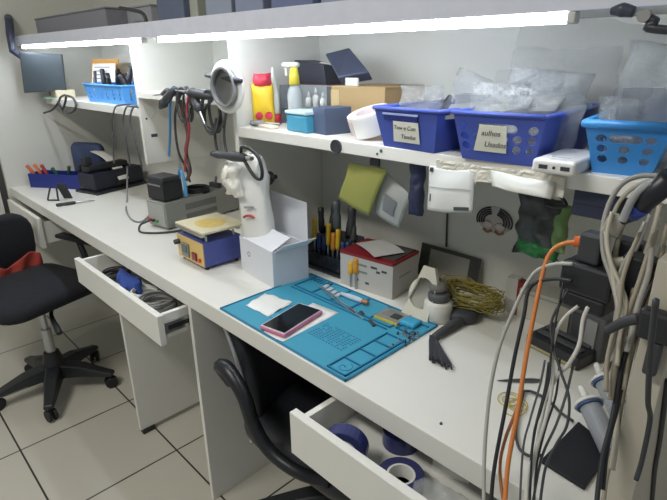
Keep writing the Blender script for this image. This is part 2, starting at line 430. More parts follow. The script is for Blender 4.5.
# ================================================================== LEFT BAY
# monitor on an arm on the left wall
t = thing('monitor', 'dark flat monitor tilted on the left wall above the left shelf', 'monitor', (-2.955, .17, BT+.42))
a = un(19, 52, 0, -2.93); b2 = un(62, 54, 0, -2.85); c = un(66, 90, 0, -2.85); d = un(24, 93, 0, -2.93)
def quad_slab(P, th, off=(0, 0, 0)):
    P = [Vector(p)-Vector(off) for p in P]; n = (P[1]-P[0]).cross(P[3]-P[0]).normalized()
    g = G(); A = [g._v(p) for p in P]; B = [g._v(p-n*th) for p in P]
    g._f(A); g._f(B[::-1])
    for i in range(4): g._f([A[i], B[i], B[(i+1) % 4], A[(i+1) % 4]])
    return g
L0 = Vector(t.location)
mp = [d, c, b2, a]
obj('screen_case', quad_slab(mp, .022, L0), mat((66, 72, 82), .5), t, bevel=.004)
cen = (a+b2+c+d)/4; nn = (mp[1]-mp[0]).cross(mp[3]-mp[0]).normalized()
obj('screen', quad_slab([cen+(p-cen)*.93+nn*.0008 for p in mp], .0004, L0), mat((62, 72, 78), .4), t)
e = un(12, 50, 0, -2.96); f2 = un(9, 20, 0, -2.98)
obj('mount_arm', G().tube([cen-nn*.024-L0, e-L0, (e+f2)/2+Vector((0, 0, .005))-L0, f2-L0, Vector((-3.0195, f2.y+.01, f2.z+.01))-L0], [.016, .016, .02, .018, .02], smooth=False), mat((58, 62, 80), .4), t)
# things on the left shelf
def on(u, v, z): return un(u, v, 2, z)
p = on(50, 100, LT); p = Vector((-2.96, .3, LT))
t = thing('router_box', 'cream plastic box lying at the left end of the left shelf', 'box', (-2.955, .30, LT), -.1)
obj('shell', G().box(-.06, .10, -.03, .06, 0, .04), mat((222, 214, 186), .4), t, bevel=.006)
obj('port', G().box(-.05, -.035, -.0308, -.0295, .012, .026), DARK, t)
p = Vector((-2.985, .245, LT)); 
tag(obj('green_card', G().box(-.03, .085, -.035, .05, 0, .004), mat((150, 196, 172), .5), loc=(-2.98, .262, LT), rz=-.1), 'pale green card under the cream box on the left shelf', 'card')
pts = [(un(x, y, 1, yy)) for x, y, yy in ((44, 113, .22), (52, 110, .22), (58, 103, .22), (61, 97, .225), (66, 96, .225), (63, 108, .22), (58, 101, .215), (64, 112, .22), (72, 112, .22), (76, 106, .23), (73, 98, .25), (67, 95.5, .25))]
t = tag(obj('plug_cable', G().tube(pts, .005, 8), DARK, smooth=True), 'dark looped cable with a plug hanging off the left shelf end', 'cable')
# cards leaning on the back of the left shelf
ca = un(75, 101, 2, LT)
def lean_card(name, lab, cat, x, y, z, w, h, m, rz=0, tilt=.15, th=.003):
    return tag(obj(name, G().box(-w/2, w/2, 0, th, 0, h), m, loc=(x, y, z+.0005), rot=(-tilt, 0, rz)), lab, cat)
lean_card('orange_folder', 'orange folder leaning behind the light blue tool basket', 'folder', -2.74, .445, LT, .26, .185, mat((218, 160, 72), .6), .12, .2)
t = lean_card('printed_sheet', 'white printed sheet in front of the orange folder', 'sheet', -2.70, .425, LT, .22, .165, PAPER, .12, .2)
for k in range(6): obj('print_line', G().box(-.09, .06-.02*(k % 3), -.0006, -.0001, .145-.018*k, .149-.018*k), mat((130, 130, 140), .7), t)
def basket(lab, A, B, z, dep, h, rimL, m, rows, cols, r, slot=None, label=None, lip=.008, flare=.02, rzadd=0, sides=(0, 1, 2, 3)):
    a, rz, w, _ = frame(A, B, z)
    t = thing('basket', lab, 'basket', a, rz+rzadd)
    fl = flare; th = .0025
    bot = [(0, 0), (w, 0), (w, dep), (0, dep)]; top = [(-fl, -fl), (w+fl, -fl), (w+fl, dep+fl), (-fl, dep+fl)]
    obj('bottom', G().prism(bot, 0, .003), m, t)
    for k in range(4):
        b0, b1 = Vector(bot[k]+(0,)), Vector(bot[(k+1) % 4]+(0,)); t0, t1 = Vector(top[k]+(h,)), Vector(top[(k+1) % 4]+(h,))
        L = (b1-b0).length
        f = lambda s, q, b0=b0, b1=b1, t0=t0, t1=t1: (b0*(1-s)+b1*s)*(1-q)+(t0*(1-s)+t1*s)*q
        holes = []
        kk = h/L
        if k in sides and rows:
            n = cols if k in (0, 2) else max(3, int(cols*dep/w))
            for i in range(n):
                for j in range(rows):
                    s = (i+.6)/(n+.2); q = .2+.62*(j+.5)/rows
                    if k == 0 and slot and abs(s-.5) < slot and j == rows-1: continue
                    holes.append((s, q, r/L))
        if k == 0 and slot and rows: holes.append((.5, .2+.62*(rows-.5)/rows, r/L*1.05, slot*1.35))
        # work in units of length so round holes stay round
        hs = [((hx)*L, hy*h, hr*L, (hh[0] if hh else 0)*L) for hx, hy, hr, *hh in holes]
        g = holed([(0, 0), (L, 0), (L, h), (0, h)], hs, -th, lambda s, q, f=f, L=L: f(s/L, q/h))
        obj('side_wall', g, m, t)
    g = G(); o2 = [(x*1, y*1) for x, y in top]
    cx, cy = w/2, dep/2
    P = [Vector(q+(h,)) for q in top]
    for k in range(4):
        g.tube([P[k], P[(k+1) % 4]], lip*.55, 8, smooth=False)
        g.lathe([(0, -lip*.55), (lip*.4, -lip*.4), (lip*.55, 0), (lip*.4, lip*.4), (0, lip*.55)], 10, T(*P[k]))
    obj('rim', g, m, t, smooth=True)
    return t, a, rz+rzadd, w
LB = mat((74, 150, 220), .4)
tb, a, rz, w = basket('light blue perforated basket of tools on the left shelf', (90, 101.5), (126, 105.5), LT, .16, .075, None, LB, 3, 6, .007, lip=.008, flare=.012)
def stick(name, lab, cat, p0, p1, r, m, tip=None, group=None):
    d = (Vector(p1)-Vector(p0)); L = d.length
    rot = d.to_track_quat('Z', 'Y').to_euler()
    t = thing(name, lab, cat, p0, rot=rot, group=group)
    obj('shaft', G().cyl((0, 0, 0), (0, 0, L*.55), r*.45), METAL if tip is None else tip, t)
    obj('handle', G().lathe([(0, L*.5), (r*.7, L*.5), (r, L*.56), (r, L*.75), (r*.85, L*.8), (r, L*.9), (r*.9, L*.98), (0, L)], 12), m, t, smooth=True)
    return t
def inb(x, y, z, base=a, r=rz): 
    return Vector(base)+Matrix.Rotation(r, 3, 'Z') @ Vector((x, y, z))
bk = [(.01, .02, -.03, .06, .13), (.05, .05, .03, .06, .14), (.09, .08, .07, .11, .125), (.13, .06, .16, .05, .135), (.18, .05, .2, .09, .15), (.22, .09, .26, .1, .125), (.07, .11, .05, .12, .14), (.16, .11, .13, .1, .12), (.02, .09, -.01, .1, .12), (.11, .04, .14, .02, .11), (.2, .11, .17, .13, .13), (.25, .05, .23, .02, .12)]
names = ['leftmost', 'second', 'third', 'fourth', 'fifth', 'sixth', 'seventh', 'eighth']
wL = w
for i, (x, y, x2, y2, z2) in enumerate(bk):
    k = wL/.27
    stick('hand_tool', 'dark hand tool handle sticking out of the light blue basket', 'tool', inb(x*k, y, .006), inb(x2*k, y2, z2), .008+.003*(i % 3), BLACK if i % 4 else mat((60, 62, 66), .4), group='dark tools in the light blue basket')
stick('marker', 'red topped tool at the right end of the light blue basket', 'tool', inb(wL-.03, .1, .006), inb(wL-.03, .1, .135), .018, mat((205, 70, 90), .5))
# cables hanging left of the first partition
for i, (x0, lab) in enumerate(((116, 'left thin grey cable hanging from the left shelf'), (127, 'middle thin grey cable hanging from the left shelf'), (134, 'right thin grey cable beside the left partition'))):
    P = [un(x0+14, 103, 1, .30), un(x0+4, 104, 1, .25), un(x0-1, 108, 1, .235), un(x0-4, 122, 1, .23), un(x0-3+i*2, 140, 1, .23), un(x0-2+i*5, 163+i*2, 1, .24)]
    P[0].z = LT+.005; P[1].z = LT+.005
    tag(obj('hanging_cable', G().tube(P, .0035, 6), mat((84, 86, 90), .5), smooth=True), lab, 'cable')
P = [un(x, y, 2, BT+.004) for x, y in ((131, 191), (127, 200), (126, 210), (131, 219), (140, 222), (148, 217), (151, 212))]; P[0].z += .12
tag(obj('cable', G().tube(P, .004, 8), GREY, smooth=True), 'grey cable looping on the worktop left of the grey power supply', 'cable')
# left end of the bench
a, rz, w, _ = frame((30, 187), (78, 189), BT); a = a+Vector((.012, 0, 0)); rz -= .25
t = thing('tool_tray', 'blue plastic tray with handles full of tools at the left bench end', 'tray', a, rz+.25)
TB = mat((30, 46, 128), .4)
g = G()
ti, hh, dd = .004, .072, .10
ww = .31
obj('tray_bottom', G().box(0, ww, 0, dd, 0, .004), TB, t)
for x0, x1, y0, y1 in ((0, ww, 0, ti), (0, ww, dd-ti, dd), (0, ti, ti, dd-ti), (ww-ti, ww, ti, dd-ti)): obj('tray_wall', G().box(x0, x1, y0, y1, .004, hh), TB, t)
obj('divider', G().box(ww*.55, ww*.55+.004, ti, dd-ti, .004, hh*.9), TB, t)
trayM = Matrix.Translation(a) @ Matrix.Rotation(rz+.25, 4, 'Z')
def tr(x, y, z): return trayM @ Vector((x, y, z))
for i, (x, y, x2, y2, z2, mm, lab) in enumerate(((.06, .06, -.02, .03, .10, mat((200, 96, 56), .5), 'orange handled tool leaning out of the blue tray, outermost'), (.10, .07, .03, .04, .105, mat((214, 116, 66), .5), 'orange handled tool in the blue tray, second from the left'), (.14, .06, .09, .03, .105, mat((170, 52, 66), .5), 'red handled tool standing in the blue tray'), (.2, .09, .15, .05, .09, mat((30, 84, 66), .5), 'dark green tool handle in the blue tray'), (.24, .07, .28, .05, .1, mat((32, 74, 62), .5), 'dark green tool at the middle of the blue tray'), (.33, .08, .36, .05, .11, BLACK, 'black tool leaning at the right end of the blue tray'))):
    stick('hand_tool', lab, 'tool', tr(x*.8, y*.6, .006), tr(x2*.8, y2*.7, z2*1.12), .009, mm)
# blue grey chair-shaped holder behind the tray
p = un(64, 181, 2, BT); 
t = thing('tool_caddy', 'blue grey padded case standing behind the blue tray', 'case', Vector((-2.86, .38, BT)), .45)
obj('back', (lambda g: (g.bm.transform(T(0, 0, .105, PI/2)), g)[1])(cushion(.20, .208, .05, .035)), mat((58, 72, 108), .6), t, smooth=True)
g = G().surf(lambda a, b: (-.02+.17*a, -.012+.045*b+.01*math.sin(a*3), .13-.10*a+.02*math.sin(a*PI)), 10, 3, .003)
g.bm.transform(Matrix.Translation(Vector((-2.74, .36, BT+.01))) @ Matrix.Rotation(.2, 4, 'Z') @ Matrix.Scale(1.25, 4)); tag(obj('paper_strip', g, PAPER, smooth=True), 'curled cream paper strip sloping over the tray of tools', 'paper')
# dark laptop-like case
a, rz, w, d = frame((101, 195), (140, 186), BT)
t = thing('tool_case', 'open dark blue black tool case lying right of the blue tray', 'case', a, rz+.06)
NV = mat((28, 32, 48), .45)
obj('lid', G().box(-.02, .30, 0, .17, 0, .012), mat((34, 36, 44), .4), t, bevel=.003)
obj('case_body', G().box(.0, .29, .03, .16, .0122, .095), NV, t, bevel=.006)
obj('latch', G().box(.12, .16, .024, .03, .025, .045), BLACK, t)
tt = thing('desk_phone', 'black gun shaped tool resting on the dark tool case', 'tool', Matrix.Translation(a) @ Matrix.Rotation(rz, 4, 'Z') @ Vector((.06, .11, .0953)), rz)
obj('body', G().box(-.06, .17, -.03, .03, 0, .035), BLACK, tt, bevel=.012); obj('grip', G().box(-.06, -.02, -.02, .02, .036, .075), BLACK, tt, bevel=.008)
# phone stand + screwdriver
a, rz, w, _ = frame((48, 201), (61, 201), BT)
t = thing('phone_stand', 'small black folding phone stand on the left worktop', 'stand', a, rz)
obj('foot', G().tube([(0, 0, .004), (.055, 0, .004)], .004, 8, smooth=False), BLACK, t)
obj('stand_leg', G().tube([(0, 0, .006), (.005, .03, .06)], .004, 8, smooth=False), BLACK, t)
obj('stand_leg', G().tube([(.05, 0, .006), (.035, .03, .06)], .004, 8, smooth=False), BLACK, t)
obj('rest_plate', G().box(.02, .06, -.002, .004, 0, .09, T(.03, .05, .0, .5)), BLACK, t)
p0 = un(95, 201, 2, BT); p1 = un(56, 207, 2, BT); p0.z += .006; p1.z += .008
stick('screwdriver', 'dark handled screwdriver lying on the left worktop', 'screwdriver', p0, p1, .008, DARK)
# ================================================================== MIDDLE BAY
a, rz, w, d = frame((150, 225.5), (168, 231), BT, (236, 209))
hS = .105
d = .36
t = thing('power_supply', 'grey metal bench power supply box under the hanging cables', 'power supply', a, rz)
GM = mat((150, 152, 148), .45, .2)
obj('case', G().box(0, w, 0, d, .006, hS), GM, t, bevel=.004)
for x in (.015, w-.015):
    for y in (.02, d-.03): obj('foot', G().lathe([(.008, 0), (.008, .006)], 10, T(x, y, 0)), BLACK, t)
obj('front_plate', G().box(.006, w-.006, -.003, 0, .015, hS-.008), mat((166, 168, 164), .5), t, bevel=.001)
for k in range(3): obj('socket', G().lathe([(0, 0), (.006, 0), (.006, .008), (.003, .012), (0, .012)], 10, T(.02+.022*k, -.003, .03, PI/2)), (RED, BLACK, mat((70, 150, 80), .4))[k], t)
obj('side_vent', G().box(w-.0005, w+.0008, .09, .24, .06, .085), mat((110, 112, 110), .5), t); obj('side_vent', G().box(w-.0005, w+.0008, .09, .24, .025, .045), mat((110, 112, 110), .5), t)
psM = Matrix.Translation(a) @ Matrix.Rotation(rz, 4, 'Z')
# black meter on the supply
t = thing('meter', 'black box shaped meter standing on the grey power supply', 'meter', psM @ Vector((.0, .01, hS)), rz)
obj('case', G().box(0, w*.9, 0, .085, .004, .075), BLACK, t, bevel=.004); obj('tray_top', G().box(.002, w*.88, .004, .08, .0752, .092), DARK, t, bevel=.003)
obj('slot', G().box(.012, w*.75, -.001, .0, .058, .064), GREY, t); obj('foot', G().box(.01, w*.8, .01, .075, 0, .004), RUBBER, t)
# coil of probe leads on the supply
coil('lead_coil', 'black coiled lead lying on top of the grey power supply', 'cable', psM @ Vector((w*.55, .19, hS)), .045, .003, BLACK, 5, hh=.02)
p = psM @ Vector((w*.5, .29, hS)); t = thing('clamp', 'small metal and black clamp at the back of the power supply', 'clamp', p, rz)
obj('jaw', G().box(-.03, .03, -.01, .01, 0, .02), DARK, t, bevel=.003); obj('screw', G().cyl((0, 0, .0201), (.01, 0, .045), .006), METAL, t)
P = [psM @ Vector(q) for q in ((.03, -.016, .03), (.02, -.05, .02), (.05, -.075, .005), (.10, -.06, .005), (w+.03, -.01, .005), (w+.05, .05, .005), (w+.03, .10, .005))]
tag(obj('supply_cable', G().tube(P, .004, 8), DARK, smooth=True), 'dark cable curling in front of the grey power supply onto the worktop', 'cable')
# blue scissors standing
s0 = psM @ Vector((w*.70, .108, hS))
t = thing('pliers', 'light blue long nosed pliers upright on the grey power supply', 'pliers', s0, rz-.2)
LBL = mat((84, 160, 214), .4)
obj('handle', G().tube([(.0, 0, .006), (-.012, 0, .05), (-.01, 0, .09), (.0, 0, .11)], [.006, .007, .006, .004]), LBL, t, smooth=True)
obj('handle', G().tube([(.03, 0, .006), (.034, 0, .05), (.022, 0, .09), (.008, 0, .11)], [.006, .007, .006, .004]), LBL, t, smooth=True)
obj('jaw', G().box(-.004, .012, -.004, .004, .11, .17), METAL, t, bevel=.001)
# soldering handles hung on the middle shelf front
def handle_gun(u, v, u2, v2, y, lab, tail, tm):
    p0 = un(u, v, 1, y); p1 = un(u2, v2, 1, y-.02)
    d = p1-p0; L = d.length
    t = thing('soldering_handle', lab, 'soldering iron', p0, rot=d.to_track_quat('Z', 'Y').to_euler())
    obj('grip', G().lathe([(0, 0), (.008, 0), (.011, L*.2), (.014, L*.5), (.012, L*.7), (.016, L*.75), (.012, L*.85), (.006, L), (0, L)], 14), DARK, t, smooth=True)
    obj('tip', G().cyl((0, 0, L), (0, 0, L+.05), .004, .0015), METAL, t)
    P = [p0+Vector((0, 0, 0))]+[un(x, yy, 1, y+dy) for x, yy, dy in tail]
    inv = (Matrix.Translation(p0) @ d.to_track_quat('Z', 'Y').to_matrix().to_4x4()).inverted()
    obj('lead', G().tube([inv @ q for q in P], .0045, 6), tm, t, smooth=True)
    return t
BLUEC = mat((70, 140, 200), .5); REDC = mat((178, 70, 84), .5); CABG = mat((70, 72, 74), .5)
handle_gun(187, 90, 162, 94, .22, 'left grey soldering handle hooked on the middle shelf edge', [(180, 96, 0), (175, 118, .0), (178, 150, .0), (186, 168, .02), (190, 182, .03)], CABG)
handle_gun(175, 88, 160, 108, .2, 'soldering handle with a blue lead at the left of the middle shelf', [(172, 92, 0), (170, 110, 0), (170, 135, .01), (169, 156, .02)], BLUEC)
handle_gun(192, 92, 200, 112, .21, 'soldering handle with a red lead in the middle bay', [(190, 92, 0), (187, 108, 0), (189, 130, 0), (186, 150, .01), (185, 171, .03)], REDC)
handle_gun(214, 97, 186, 92, .215, 'right grey soldering handle pointing left beside the white reel', [(212, 100, 0), (205, 110, 0), (206, 125, 0), (214, 130, 0), (222, 126, .0), (226, 112, .0), (222, 102, .02)], CABG)
for i, (cx, cy, R, lab) in enumerate(((213, 112, .05, 'dark cable coil hanging below the white reel'), (186, 105, .042, 'dark cable coil hanging at the middle shelf edge'))):
    g = G(); c0 = un(cx, cy, 1, .215); pts = []
    for k in range(18*4+1):
        an = 2*PI*k/18; rr = R*(1+.1*math.sin(k*.31))
        pts.append(c0+Vector((rr*.75*math.cos(an), .012*math.sin(k*.17), rr*1.15*math.sin(an))))
    tag(obj('cable_coil', g.tube(pts, .0038, 6, smooth=False), CABG, smooth=True), lab, 'cable')
for i, (x0, x1, lab) in enumerate(((216, 217, 'left of two dark leads running down from the coil under the reel'), (225, 226, 'right of two dark leads running down from the coil under the reel'))):
    P = [un(x0, 118, 1, .22), un(x0-1, 135, 1, .22), un(x1, 150, 1, .22), un(x1+3, 157, 1, .20)]
    tag(obj('lead', G().tube(P, .004, 6), CABG, smooth=True), lab, 'cable')
P = [un(x, y, 1, .23) for x, y in ((180, 100), (184, 118), (188, 135), (186, 152), (190, 170), (187, 180))]
tag(obj('lead', G().tube(P, .006, 6), mat((90, 66, 62), .5), smooth=True), 'thick brownish lead hanging above the power supply', 'cable')
# white ring reel
c0 = un(227, 87, 1, .205)
t = thing('cable_reel', 'round white open reel hanging in front of the partition', 'reel', c0, rot=(PI/2, 0, math.radians(4)))
obj('flange', G().lathe([(.050, -.005), (.068, -.005), (.070, 0), (.068, .005), (.050, .005), (.048, 0), (.050, -.005)], 40), mat((232, 232, 228), .35), t, smooth=True)
obj('inner_hub', G().lathe([(.046, .0052), (.0515, .0052), (.0515, .018), (.046, .018), (.046, .0052)], 30), GREY, t)
tc_ = thing('hot_air_gun', 'dark hot air handle passing through the white reel', 'handle', un(206, 75, 1, .21), rot=(un(241, 81, 1, .20)-un(206, 75, 1, .21)).to_track_quat('Z', 'Y').to_euler())
LL = (un(241, 81, 1, .20)-un(206, 75, 1, .21)).length
obj('grip', G().lathe([(0, 0), (.006, 0), (.008, LL*.2), (.006, LL*.6), (.009, LL*.8), (.006, LL), (0, LL)], 14), mat((50, 52, 60), .4), tc_, smooth=True)
c1 = un(212, 154, 1, .17); c2 = un(247, 158, 1, .15)
tt = thing('desolder_gun', 'black hot air handle with cable loop above the white paper bag', 'handle', c1, rot=(c2-c1).to_track_quat('Z', 'Y').to_euler())
LL = (c2-c1).length
obj('grip', G().lathe([(0, 0), (.007, 0), (.011, LL*.2), (.009, LL*.4), (.014, LL*.65), (.012, LL*.9), (.007, LL), (0, LL)], 16), DARK, tt, smooth=True)
obj('nozzle', G().lathe([(0, LL), (.006, LL), (.006, LL+.025), (0, LL+.025)], 12), METAL, tt)
P = [c1+(c2-c1)*.85+Vector((0, 0, .012))]+[un(x, y, 1, .15) for x, y in ((242, 147), (250, 149), (258, 157), (262, 170), (261, 179), (255, 177), (248, 167), (243, 158))]
inv = (Matrix.Translation(c1) @ (c2-c1).to_track_quat('Z', 'Y').to_matrix().to_4x4()).inverted()
obj('cord', G().tube([inv @ q for q in P], .0045, 8), BLACK, tt, smooth=True)
# wall hook by the bag
pw = un(268, 178, 0, -1.263)
t = thing('wall_hook', 'small dark hook fixed on the grey partition face right of the paper bag', 'hook', (-1.263, pw.y, pw.z), PI/2)
obj('plate', G().lathe([(0, 0), (.022, 0), (.022, .006), (0, .006)], 18, T(0, 0, 0, PI/2)), GREYCAB, t); obj('peg', G().cyl((0, -.006, 0), (0, -.04, .01), .007), DARK, t)
# hot plate
a, rz, w, d = frame((179.5, 258), (205, 271.5), BT, (243, 260))
hB = .088
t = thing('hot_plate', 'blue separator hot plate with yellow front panel on the worktop', 'hot plate', a, rz)
BL2 = mat((74, 86, 156), .45)
obj('case', G().box(0, w, .003, d, .01, hB), BL2, t, bevel=.002)
obj('front_panel', G().box(.001, w-.001, 0, .0029, .012, hB-.002), mat((218, 186, 116), .5), t)
for x in (.012, w-.012):
    for y in (.015, d-.015): obj('foot', G().lathe([(.007, 0), (.006, .01)], 10, T(x, y, 0)), BLACK, t)
s = obj('display', G().box(w*.2, w*.48, -.006, 0, .022, .066), mat((120, 130, 128), .4), t, bevel=.002); obj('screen', G().box(w*.24, w*.44, -.0072, -.0061, .036, .06), mat((70, 86, 84), .2), s)
obj('power_switch', G().box(w*.6, w*.76, -.006, 0, .022, .048), mat((126, 34, 38), .4), t, bevel=.002)
obj('button', G().lathe([(0, 0), (.006, 0), (.006, .006), (0, .006)], 12, T(w*.87, 0, .03, PI/2)), mat((200, 60, 44), .4), t)
obj('knob', G().lathe([(0, 0), (.009, 0), (.008, .016), (0, .016)], 14, T(w*.08, 0, .062, PI/2)), DARK, t)
for x in (.01, w-.01):
    for y in (.02, d-.02): obj('plate_post', G().cyl((x, y, hB), (x, y, hB+.018), .004), METAL, t)
obj('rail', G().box(0, w, .0, .01, hB+.0182, hB+.026), METAL, t); obj('rail', G().box(0, w, d-.01, d, hB+.0182, hB+.026), METAL, t)
s = obj('heating_plate', G().box(-.006, w+.006, .002, d+.02, hB+.0262, hB+.034), mat((216, 208, 178), .5), t, bevel=.002)
obj('burn_mark', G().lathe([(0, 0), (1, 0), (1, .0004), (0, .0004)], 24, T(w*.55, d*.55, hB+.0341) @ Matrix.Diagonal((w*.32, d*.34, 1, 1))), mat((214, 188, 110), .6, var=.2, scale=60), s)
# white carton with open flaps and the paper bag in it
a, rz, w, d = frame((242, 269), (274, 289), BT, (306, 277))
WB = mat((222, 224, 230), .6, var=.03)
hC = H((274, 289), (277, 255), BT)
t = thing('carton', 'white open carton with raised flaps behind the teal mat', 'box', a, rz)
obj('bottom', G().box(0, w, 0, d, 0, .002), WB, t)
for x0, x1, y0, y1, nm in ((0, w, 0, .002, 'front_wall'), (0, w, d-.002, d, 'back_wall'), (0, .002, .002, d-.002, 'side_wall'), (w-.002, w, .002, d-.002, 'side_wall')): obj(nm, G().box(x0, x1, y0, y1, .002, hC), WB, t)
obj('lid', G().box(.0, w, d, d+.002, hC*.98, hC+.12), WB, t)
obj('flap', G().box(w*.1, w-.004, 0, .002, 0, .07, T(0, .0, hC+.001, -1.15)), WB, t)
obj('flap', G().box(0, .002, .01, d, 0, .05, T(w, .0, hC, 0, .95)), WB, t)
s = obj('logo', G().lathe([(.006, -.0006), (.008, -.0006), (.008, 0), (.006, 0), (.006, -.0006)], 20, T(w*.28, -.0002, hC*.6, PI/2)), DARK, t)
boxM = Matrix.Translation(a) @ Matrix.Rotation(rz, 4, 'Z')
bp = boxM @ Vector((w*.30, d*.42, .0065))
t = thing('paper_bag', 'tall white printed bag standing inside the white carton', 'bag', bp, rot=(0, -.10, rz+.5))
hbag = .345
def bagfn():
    g = G(); secs = []
    prof = ((0, .044, .03), (.1, .046, .032), (.16, .046, .031), (.23, .045, .026), (.28, .046, .024), (.31, .04, .02), (.33, .045, .018), (.345, .02, .012))
    for z, rx, ry in prof:
        ring = []
        for k in range(28):
            an = 2*PI*k/28; cx, sy = math.cos(an), math.sin(an)
            q = Vector((math.copysign(abs(cx)**.6, cx)*rx, math.copysign(abs(sy)**.6, sy)*ry, z))
            am = .001+.016*max(0, (z-.13))/.2
            ring.append(q+am*noise.noise_vector(Vector((cx*2.2, sy*2.2, z*24))))
        secs.append(ring)
    return g.loft(secs)
obj('bag_body', bagfn(), mat((222, 222, 216), .6, var=.04, bump=.2), t, smooth=True)
arc = [(.016*math.cos(x), .016*math.sin(x)) for x in [.3+.18*k for k in range(14)]]
obj('red_mark', G().tube([(x*1.2-.004, -.037-.001, .165+y*.7) for x, y in arc], .0035, 8, smooth=False), mat((170, 44, 54), .5), t)
obj('print_line', G().box(-.016, .016, -.0365, -.034, .197, .203), mat((150, 150, 158), .6), t)
# paper flower / crumpled tissue atop of the bag
P0 = bp+Vector((-.062, -.03, .225))
tag(obj('tissue', G().pouch(.07, .10, .05, amp=.02, seed=5, fr=40), mat((226, 222, 210), .7), loc=(P0.x, P0.y-.02, P0.z), rz=rz, smooth=True), 'crumpled cream tissue tucked against the top of the tall white bag', 'tissue')
# ================================================================== RIGHT SHELF
def bottle(lab, loc, prof, m, cap=None, capm=None, neck=None, neckm=None):
    t = thing('bottle', lab, 'bottle', loc)
    obj('body', G().lathe(prof, 20), m, t, smooth=True)
    if cap: obj('cap', G().lathe(cap, 18), capm, t, smooth=True)
    return t
p = on(262, 121, ST); hp = lambda px, y: px
def at_y(u, y, z):             # point on the shelf/bench line of sight u at depth y
    # find v so that the point lies on plane z
    lo, hi = -200, 900
    for _ in range(60):
        mid = (lo+hi)/2
        q = un(u, mid, 2, z)
        if q.y > y or q.y < CAM[1]: lo = mid
        else: hi = mid
    return un(u, hi, 2, z)
def ztop(u, v, y): return un(u, v, 1, y).z
def at_x(u, x, z):
    lo, hi = -200, 900
    for _ in range(60):
        mid = (lo+hi)/2; q = un(u, mid, 2, z)
        if q.x < x or q.y < CAM[1]: lo = mid
        else: hi = mid
    return un(u, hi, 2, z)
# sweets packet
q = at_x(262, -1.243, ST); h = ztop(261, 74, q.y)-ST
t = thing('packet', 'red and yellow packet standing at the left of the right shelf', 'packet', q+Vector((.012, 0, 0)), 1.0)
obj('pouch', G().pouch(.062, h*.82, .026, amp=.003, seed=2), mat((232, 196, 44), .4), t, smooth=True)
obj('red_top', G().pouch(.05, h*.25, .032, amp=.005, seed=8, fr=40, M=T(0, 0, h*.76)), mat((214, 62, 84), .4), t, smooth=True)
for x in (-.014, .014): obj('red_print', G().lathe([(0, 0), (.011, 0), (.009, .003), (0, .004)], 14, T(x, -.0125, h*.2, PI/2)), mat((208, 52, 76), .4), t)
q = at_x(275, -1.238, ST); h = ztop(273, 67, q.y)-ST
t = thing('glue_bottle', 'white pointed glue bottle with red cap at its base on shelf', 'bottle', q)
obj('body', G().lathe([(0, .03), (.016, .03), (.017, .035), (.017, h*.55), (.012, h*.62), (.005, h*.95), (.003, h), (0, h)], 20), WHITE, t, smooth=True)
obj('cap', G().lathe([(0, 0), (.02, 0), (.02, .028), (.016, .0299), (0, .0299)], 20), mat((200, 56, 70), .4), t, smooth=True)
# spray bottle
q = at_y(296, .36, ST); h = ztop(298, 62, q.y)-ST
t = thing('spray_bottle', 'clear spray bottle with yellow neck and white trigger', 'bottle', q, .5)
obj('body', G().lathe([(0, 0), (.019, 0), (.021, .004), (.021, h*.5), (.017, h*.6), (.011, h*.66), (0, h*.66)], 22), mat((200, 206, 206), .15, alpha=.55, var=.02), t, smooth=True)
obj('collar', G().lathe([(0, h*.66), (.015, h*.661), (.014, h*.78), (.01, h*.9199), (0, h*.9199)], 18), mat((222, 204, 70), .4), t, smooth=True)
obj('trigger_head', G().box(-.034, .016, -.01, .01, h*.92, h), WHITE, t, bevel=.006); obj('trigger', G().box(-.026, -.02, -.005, .005, h*.8, h*.9199), WHITE, t, bevel=.002)
# dark folders / boxes stack behind
q = at_y(298, .47, ST)
xa = at_y(279, .44, ST).x; xb = at_y(318, .44, ST).x
tag(obj('red_box', G().box(xa, xb, .47, .57, ST, ztop(300, 84, .47)), mat((150, 92, 88), .6), bevel=.001), 'dusky red flat box under the dark case at the shelf back', 'box')
zr = ztop(300, 84, .47)
g = G().prism([(xa, zr), (xb, zr), (xb-.01, zr+.06), (xa+.04, zr+.075)], -.56, -.475, XZ.copy() @ Matrix.Identity(4))
g = G(); 
pl = [(xa, zr), (xb, zr), (xb-.01, zr+.055), (xa+.035, zr+.07)]
A = [g._v((x, .475, z)) for x, z in pl]; B = [g._v((x, .56, z)) for x, z in pl]; g._f(A); g._f(B[::-1])
for i in range(4): g._f([A[i], B[i], B[(i+1) % 4], A[(i+1) % 4]])
tag(obj('dark_case', g, mat((62, 64, 76), .5), bevel=.002), 'dark grey slanted case lying on the dusky red box', 'case')
